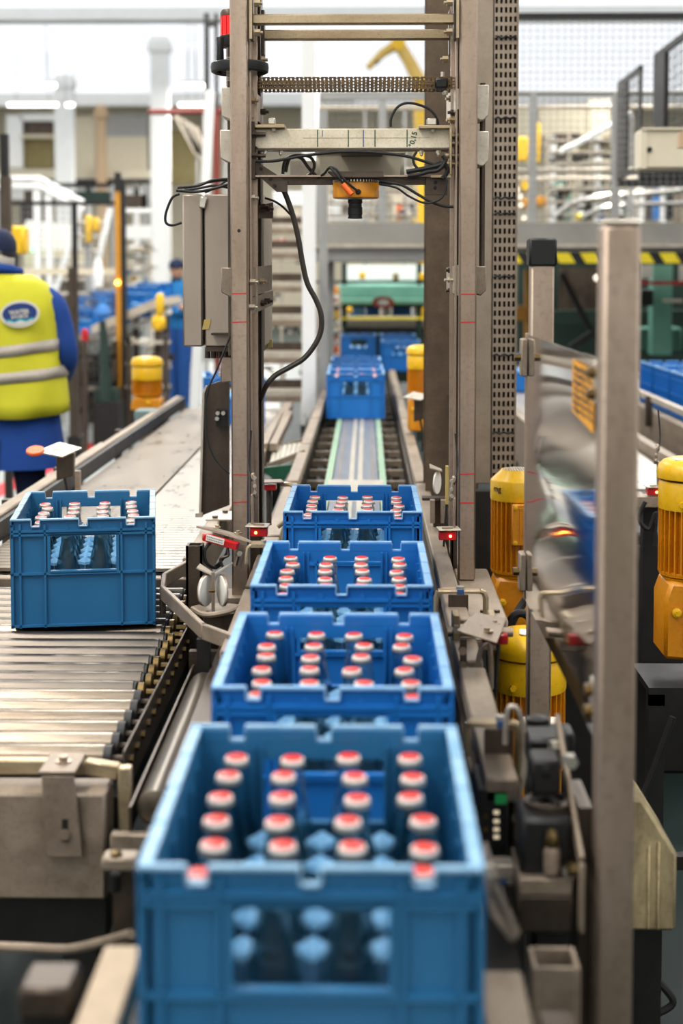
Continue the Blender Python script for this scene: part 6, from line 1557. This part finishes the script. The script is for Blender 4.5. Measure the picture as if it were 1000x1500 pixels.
# right conveyor
def right_conveyor():
    t = thing('chain_conveyor', 'right-hand conveyor carrying three blue crates', 'conveyor', (1.75, 7, 0))
    MB().box(1.6, 1.92, 4.0, 13, .80, .856).build('belt', 'belt_plate', t)
    for x in (1.63, 1.89): MB().box(x - .015, x + .015, 4.0, 13, .856, .8595).build('guide_strip', 'strip_green', t)
    MB().box(1.50, 1.545, 4.0, 13, .66, .88).box(1.96, 2.0, 4.0, 13, .66, .88).build('side_beam', 'steel_worn', t, bevel=.004)
    MB().box(1.49, 1.52, 4.2, 13, .93, .965).build('guide_rail', 'steel_light', t, bevel=.003)
    for y in (4.5, 5.5, 6.5, 7.5, 8.5): MB().box(1.47, 1.50, y - .02, y + .02, .80, .96).build('rail_bracket', 'steel_dark', t)
    for y in (4.4, 6.5, 9, 12):
        for x in (1.52, 1.97): MB().box(x - .02, x + .02, y - .03, y + .03, 0, .66).build('leg', 'steel_dark', t)
right_conveyor()
def cross_conveyor():
    t = thing('cross_conveyor', 'conveyor behind the polished guard sheet carrying one blue crate', 'conveyor', (.98, 7, 0))
    MB().box(.80, 1.14, 4.93, 11, .80, .856).build('belt', 'slat_white', t); MB().box(.75, .79, 4.93, 11, .66, .90).box(1.16, 1.20, 4.93, 11, .66, .90).build('side_beam', 'steel_worn', t, bevel=.003)
    for y in (5.1, 7.5, 10.5):
        for x in (.77, 1.18): MB().box(x - .02, x + .02, y - .03, y + .03, 0, .66).build('leg', 'iron_black', t)
cross_conveyor()
diode_sensor(957, 720, 3.9, 1, 'red sensor with diode beyond the near guard post')
c = P(957, 720, 3.9); t = thing('sensor_stand', 'tangled dark stand below the red sensor beyond the near guard post', 'stand', (c.x, 3.95, 0))
MB().box(c.x - .02, c.x + .02, 3.94, 3.98, 0, c.z - .012).build('post', 'iron_black', t); MB().box(c.x - .05, c.x + .04, 3.88, 3.98, c.z - .04, c.z - .0125).build('shelf', 'steel_worn', t)
MB().tube([P(945, 735, 3.86), P(935, 760, 3.86), P(950, 775, 3.86), P(960, 750, 3.86), P(958, 800, 3.86)], .006, 8, smooth=4).build('cable', 'black_rubber', t)
# dark machine body behind the yellow motors (fills under the right side)
t = thing('machine_housing', 'dark machine housing behind the yellow gear motors', 'machine', (.55, 4.4, 0))
MB().box(.46, 1.3, 4.5, 4.9, 0, .78).build('housing', 'iron_black', t, bevel=.01); MB().box(.46, 1.3, 4.48, 4.5, .70, .74).build('edge_trim', 'steel_dark', t)
MB().box(.262, .66, 4.08, 4.12, 0, .975).build('screen_plate', 'iron_black', t)  # black sheet added so the gap behind the motors reads dark
# ================================================================== PEOPLE
def skin_body(name, joints, edges, m, parent):
    me = bpy.data.meshes.new(name); names = list(joints); idx = {n: i for i, n in enumerate(names)}
    org = ORG[parent]
    me.from_pydata([tuple(Vector(joints[n][0]) - org) for n in names], [(idx[a], idx[b]) for a, b in edges], [])
    o = bpy.data.objects.new(name, me); C.objects.link(o)
    sk = o.modifiers.new('skin', 'SKIN'); sk.use_smooth_shade = True
    sv = me.skin_vertices[0].data
    for n in names:
        r = joints[n][1]; sv[idx[n]].radius = (r, r) if not isinstance(r, tuple) else r
    sv[0].use_root = True
    ss = o.modifiers.new('sub', 'SUBSURF'); ss.levels = 2; ss.render_levels = 2
    me.materials.append(MATS[m]); o.parent = parent; ORG[o] = org
    return o
def hand(t, wrist, d, up, m='skin', s=1.0):
    d = Vector(d).normalized(); up = Vector(up).normalized(); side = d.cross(up).normalized(); w0 = Vector(wrist)
    h = MB(); h.tube([w0 - d * .02 * s, w0 + d * .03 * s, w0 + d * .08 * s], [.026 * s, .036 * s, .034 * s], 12)
    for k, L in enumerate((.072, .08, .075, .058)):
        b = w0 + d * .08 * s + side * (k - 1.5) * .018 * s
        h.tube([b - d * .02 * s, b + d * L * .4 * s, b + d * L * .75 * s + up * -.018 * s, b + d * L * .85 * s - up * .04 * s], [.009 * s, .009 * s, .008 * s, .006 * s], 8)
    b = w0 + d * .02 * s + side * -.028 * s
    h.tube([b, b + d * .03 * s - side * .022 * s, b + d * .06 * s - side * .028 * s - up * .01], [.012 * s, .010 * s, .007 * s], 8)
    return h.build('hand', m, t, smooth=70)
def head(t, c, r, turn, skin='skin'):
    """egg-shaped head with nose, ears, eyes, mouth; turn = heading of the face (rad, 0 = +y)"""
    M = Matrix.Rotation(turn, 3, 'Z'); c = Vector(c); n = 24; vs = []; fs = []; m_ = 16
    for i in range(m_ + 1):
        ph = PI * i / m_; z = math.cos(ph); rr_ = math.sin(ph)
        for k in range(n):
            a = 2 * PI * k / n; x, y = rr_ * math.cos(a) * .78, rr_ * math.sin(a) * .95
            if z < 0: x *= 1 + z * .22; y *= 1 + z * .12
            if y > 0 and z < .1: y *= .97
            dx = abs(x)
            if y > .5 and dx < .14 and -.35 < z < .1: y += .16 * (1 - dx / .14) * (.1 - z) / .45
            vs.append(c + M @ Vector((x * r, y * r, z * r * 1.22)))
    for i in range(m_):
        for k in range(n): fs.append((i * n + k, (i + 1) * n + k, (i + 1) * n + (k + 1) % n, i * n + (k + 1) % n))
    h = MB().add(vs, fs).build('head', skin, t, smooth=80)
    for s in (-1, 1):
        e = c + M @ Vector((s * .77 * r, -.02 * r, -.05 * r)); MB().lathe([(.02 * r, -.12 * r), (.17 * r, -.03 * r), (.2 * r, .05 * r), (.1 * r, .08 * r)], e, 14, M @ Matrix.Rotation(s * PI / 2, 3, 'Y'), sx=1.4, sy=.8).build('ear', skin, h)
        e = c + M @ Vector((s * .3 * r, .84 * r, .06 * r)); MB().lathe([(.001, -.07 * r), (.07 * r, -.03 * r), (.08 * r, .01 * r), (.04 * r, .05 * r)], e, 10, M @ Matrix.Rotation(PI / 2, 3, 'X')).build('eye', 'paper_white', h)
    e = c + M @ Vector((0, .84 * r, -.55 * r)); MB().rbox(e, (.34 * r, .06 * r, .06 * r), (0, 0, turn)).build('mouth', 'red_oxide', h, bevel=.002)
    return h
def worker_near():
    Y = 6.5; X = -1.665
    t = thing('person', 'worker from behind in a yellow safety vest over a blue coat, standing at left', 'person', (X, Y, 0))
    J = {'pelvis': ((X, Y, .95), (.15, .11)), 'waist': ((X, Y, 1.12), (.15, .11)), 'chest': ((X, Y, 1.36), (.17, .12)), 'neck': ((X - .015, Y, 1.56), (.06, .06)), 'neck2': ((X - .03, Y + .02, 1.66), (.055, .055)),
         'shl': ((X - .19, Y, 1.50), .065), 'ell': ((X - .272, Y + .03, 1.23), .046), 'wrl': ((X - .225, Y + .26, 1.12), .036),
         'shr': ((X + .19, Y, 1.50), .065), 'elr': ((X + .272, Y + .03, 1.23), .046), 'wrr': ((X + .22, Y + .26, 1.15), .036),
         'hl': ((X - .10, Y, .88), .095), 'kl': ((X - .12, Y + .01, .48), .065), 'al': ((X - .13, Y, .09), .045), 'tl': ((X - .135, Y + .12, .05), .04),
         'hr': ((X + .10, Y, .88), .095), 'kr': ((X + .12, Y + .01, .48), .065), 'ar': ((X + .13, Y, .09), .045), 'tr': ((X + .135, Y + .12, .05), .04)}
    E_ = [('pelvis', 'waist'), ('waist', 'chest'), ('chest', 'neck'), ('neck', 'neck2'), ('chest', 'shl'), ('shl', 'ell'), ('ell', 'wrl'), ('chest', 'shr'), ('shr', 'elr'), ('elr', 'wrr'), ('pelvis', 'hl'), ('hl', 'kl'), ('kl', 'al'), ('al', 'tl'), ('pelvis', 'hr'), ('hr', 'kr'), ('kr', 'ar'), ('ar', 'tr')]
    skin_body('body', J, E_, 'navy_cloth', t)
    # coat: long skirt plus sleeves
    co = MB().loft([(X, Y, .72, .275, .19), (X, Y, .80, .27, .185), (X, Y, .95, .25, .17), (X, Y, 1.15, .235, .155), (X, Y, 1.40, .245, .15), (X, Y, 1.52, .215, .125), (X - .01, Y, 1.60, .10, .09)], 36)
    for s in (-1, 1):
        co.tube([(X + s * .15, Y, 1.50), (X + s * .215, Y, 1.46), (X + s * .248, Y + .01, 1.38), (X + s * .275, Y + .02, 1.24), (X + s * .25, Y + .13, 1.17), (X + s * .22, Y + .25, 1.13)], [.066, .070, .064, .060, .052, .046], 14, smooth=3)
    coat = co.build('coat', 'coat_blue', t, smooth=70)
    MB().rbox((X + .02, Y - .186, .79), (.004, .006, .14)).build('back_vent', 'navy_cloth', coat)
    MB().tube([(X - .085, Y - .05, 1.625), (X - .03, Y - .085, 1.632), (X + .045, Y - .06, 1.622), (X + .07, Y + .02, 1.61)], .022, 10, smooth=3).build('collar', 'coat_blue', coat)
    # vest over the coat, with soft folds
    n = 48; rings = [(.965, .295, .215), (1.02, .290, .21), (1.12, .278, .198), (1.22, .268, .185), (1.32, .262, .178), (1.42, .262, .172), (1.50, .245, .155), (1.56, .20, .13), (1.60, .13, .10)]
    vs = []; 
    for i, (z, rx, ry) in enumerate(rings):
        for k in range(n):
            a = 2 * PI * k / n; f = .006 * math.sin(3 * a + z * 14) + .007 * math.sin(7 * a - z * 22) if z < 1.5 else 0
            ca, sa = math.cos(a), math.sin(a)
            vs.append((X + (rx + f) * math.copysign(abs(ca) ** .85, ca), Y + (ry + f) * math.copysign(abs(sa) ** .85, sa), z + (.012 * math.sin(2 * a + 1) if i == 0 else 0)))
    fs = [(i * n + k, i * n + (k + 1) % n, (i + 1) * n + (k + 1) % n, (i + 1) * n + k) for i in range(len(rings) - 1) for k in range(n)]
    vest = MB().add(vs, fs).build('safety_vest', 'vest_yellow', t, smooth=80)
    sol = vest.modifiers.new('cloth', 'SOLIDIFY'); sol.thickness = .004; sol.offset = -1
    def ringband(z0, z1, tilt):
        def at(z):
            for (za, ra, sa), (zb, rb, sb) in zip(rings, rings[1:]):
                if za <= z <= zb: u = (z - za) / (zb - za); return ra + (rb - ra) * u + .0025, sa + (sb - sa) * u + .0025
            return rings[0][1] + .0025, rings[0][2] + .0025
        vs = []
        for z in (z0, z1):
            rx, ry = at(z)
            for k in range(n):
                a = 2 * PI * k / n; ca, sa = math.cos(a), math.sin(a); f = .006 * math.sin(3 * a + z * 14) + .007 * math.sin(7 * a - z * 22)
                vs.append((X + (rx + f) * math.copysign(abs(ca) ** .85, ca), Y + (ry + f) * math.copysign(abs(sa) ** .85, sa), z + tilt * ca))
        b = MB().add(vs, [(k, (k + 1) % n, n + (k + 1) % n, n + k) for k in range(n)]).build('reflective_band', 'vest_band', vest, smooth=80)
        q = b.modifiers.new('t', 'SOLIDIFY'); q.thickness = .0015; q.offset = 1
    ringband(1.105, 1.155, .03); ringband(1.225, 1.275, .035)
    # oval emblem on the back
    c = P(28, 460, Y - .205); M0 = Matrix.Rotation(-.10, 3, 'Y') @ Matrix.Rotation(PI / 2, 3, 'X')
    def oval(rx, rz, dy, m, nm, p, z0=0):
        return MB().lathe([(rx, 0), (rx, .0012)], c + Vector((0, dy, z0)), 36, M0, sy=rz / rx).build(nm, m, p)
    c.y = Y - .193
    em = oval(.089, .060, 0, 'emblem_white', 'emblem', vest)
    oval(.078, .047, -.0018, 'emblem_navy', 'emblem_field', em, .002)
    R0 = TM(c + Vector((-.002, -.0035, .008)), (1, 0, .10), (-.10, 0, 1))
    text('WATER', .026, 'letter_cream', em, R0, bold=.0009)
    R1 = TM(c + Vector((0, -.0035, -.012)), (1, 0, .10), (-.10, 0, 1)); text('SOURCE', .020, 'letter_cream', em, R1, bold=.0007)
    wv = MB(); up_ = [(c.x - .062 + .124 * k / 20, c.z - .030 + .012 * k / 20 + .004 * math.sin(k * .75)) for k in range(21)]
    wv.prism(up_ + [(x, z - .009) for x, z in up_[::-1]], c.y - .0042, c.y - .0036); wv.build('wave', 'emblem_teal', em, smooth=0)
    dn = [(x, z - .009) for x, z in up_]; wv = MB(); wv.prism(dn + [(c.x + .045, c.z - .038), (c.x, c.z - .050), (c.x - .05, c.z - .043)], c.y - .0040, c.y - .0034).build('lower_field', 'emblem_white', em, smooth=0)
    hc = Vector((X - .045, Y + .03, 1.69))
    head(t, hc, .098, .25)
    MB().lathe([(.085, -.075), (.104, -.05), (.108, 0), (.100, .03)], hc + Vector((0, -.012, 0)), 28, sx=.86, sy=1.05).build('hair_net', 'hair_net', t, smooth=70)
    cp = MB().lathe([(.104, .0), (.110, .025), (.108, .06), (.09, .095), (.055, .118), (.01, .125)], hc + Vector((0, -.004, .0)), 28, sx=.90, sy=1.08).build('cap', 'navy_cloth', t, smooth=70)
    MB().lathe([(.1075, -.012), (.111, .0), (.1105, .012)], hc + Vector((0, -.004, .0)), 28, sx=.90, sy=1.08).build('cap_band', 'black_rubber', cp)
    MB().prism([(hc.x - .07, hc.y + .08), (hc.x + .05, hc.y + .09), (hc.x + .02, hc.y + .17), (hc.x - .06, hc.y + .165)], hc.z + .005, hc.z + .012, 'z').build('cap_peak', 'navy_cloth', cp)
    MB().tube([hc + Vector((.0, 0, -.16)), hc + Vector((0, 0, -.08))], [.058, .055], 14).build('neck', 'skin', t)
    for s in (-1, 1): hand(t, (X + s * .225, Y + .28, 1.13), (-s * .5, .8, .05), (0, 0, 1))
    for s in (-1, 1): MB().loft([(X + s * .135, Y + .05, 0, .048, .135), (X + s * .135, Y + .05, .05, .048, .13), (X + s * .13, Y + .01, .10, .045, .075)], 18).build('shoe', 'shoe_black', t, smooth=60)
worker_near()
def worker_far():
    Y = 16.5; X = P(258, 450, Y).x; 
    t = thing('person', 'distant worker in blue sweater and trousers beside the control cabinet', 'person', (X, Y, 0))
    J = {'pelvis': ((X, Y, .93), (.13, .11)), 'waist': ((X, Y, 1.1), (.12, .11)), 'chest': ((X, Y, 1.34), (.14, .125)), 'neck': ((X, Y, 1.52), .055), 'neck2': ((X + .01, Y, 1.60), .05),
         'shl': ((X - .15, Y + .04, 1.45), .062), 'ell': ((X - .19, Y - .03, 1.17), .05), 'wrl': ((X + .05, Y - .16, 1.22), .036),
         'shr': ((X + .15, Y - .04, 1.45), .062), 'elr': ((X + .20, Y - .08, 1.17), .05), 'wrr': ((X - .02, Y - .19, 1.17), .036),
         'hl': ((X - .08, Y, .86), .09), 'kl': ((X - .07, Y - .01, .47), .065), 'al': ((X - .05, Y + .02, .09), .045), 'tl': ((X + .03, Y - .06, .05), .04),
         'hr': ((X + .08, Y, .86), .09), 'kr': ((X + .09, Y - .01, .47), .065), 'ar': ((X + .10, Y, .09), .045), 'tr': ((X + .17, Y - .08, .05), .04)}
    E_ = [('pelvis', 'waist'), ('waist', 'chest'), ('chest', 'neck'), ('neck', 'neck2'), ('chest', 'shl'), ('shl', 'ell'), ('ell', 'wrl'), ('chest', 'shr'), ('shr', 'elr'), ('elr', 'wrr'), ('pelvis', 'hl'), ('hl', 'kl'), ('kl', 'al'), ('al', 'tl'), ('pelvis', 'hr'), ('hr', 'kr'), ('kr', 'ar'), ('ar', 'tr')]
    skin_body('body', J, E_, 'sweater_blue', t)
    tr = MB()
    for s, a in ((-1, 0), (1, .02)): tr.loft([(X + s * .075 + .0, Y, .06, .075, .08), (X + s * .08, Y, .45, .085, .09), (X + s * .085, Y, .80, .105, .125), (X + s * .05, Y, .98, .12, .135)], 20)
    tr.build('trousers', 'trouser_blue', t, smooth=70)
    hc = (X + .01, Y, 1.66); head(t, hc, .094, -2.1)
    MB().lathe([(.098, .01), (.103, .03), (.10, .07), (.07, .108), (.01, .125)], hc, 24, sx=.92, sy=1.05).build('cap', 'navy_cloth', t, smooth=70)
    hand(t, (X + .08, Y - .17, 1.22), (1, -.3, 0), (0, -1, 0)); hand(t, (X - .05, Y - .2, 1.17), (-1, -.3, .1), (0, -1, 0))
    for dx in (.0, .15): MB().loft([(X - .04 + dx, Y - .05, 0, .07, .11), (X - .04 + dx, Y - .05, .05, .065, .105), (X - .05 + dx, Y, .10, .05, .06)], 16).build('shoe', 'shoe_black', t, smooth=60)
worker_far()
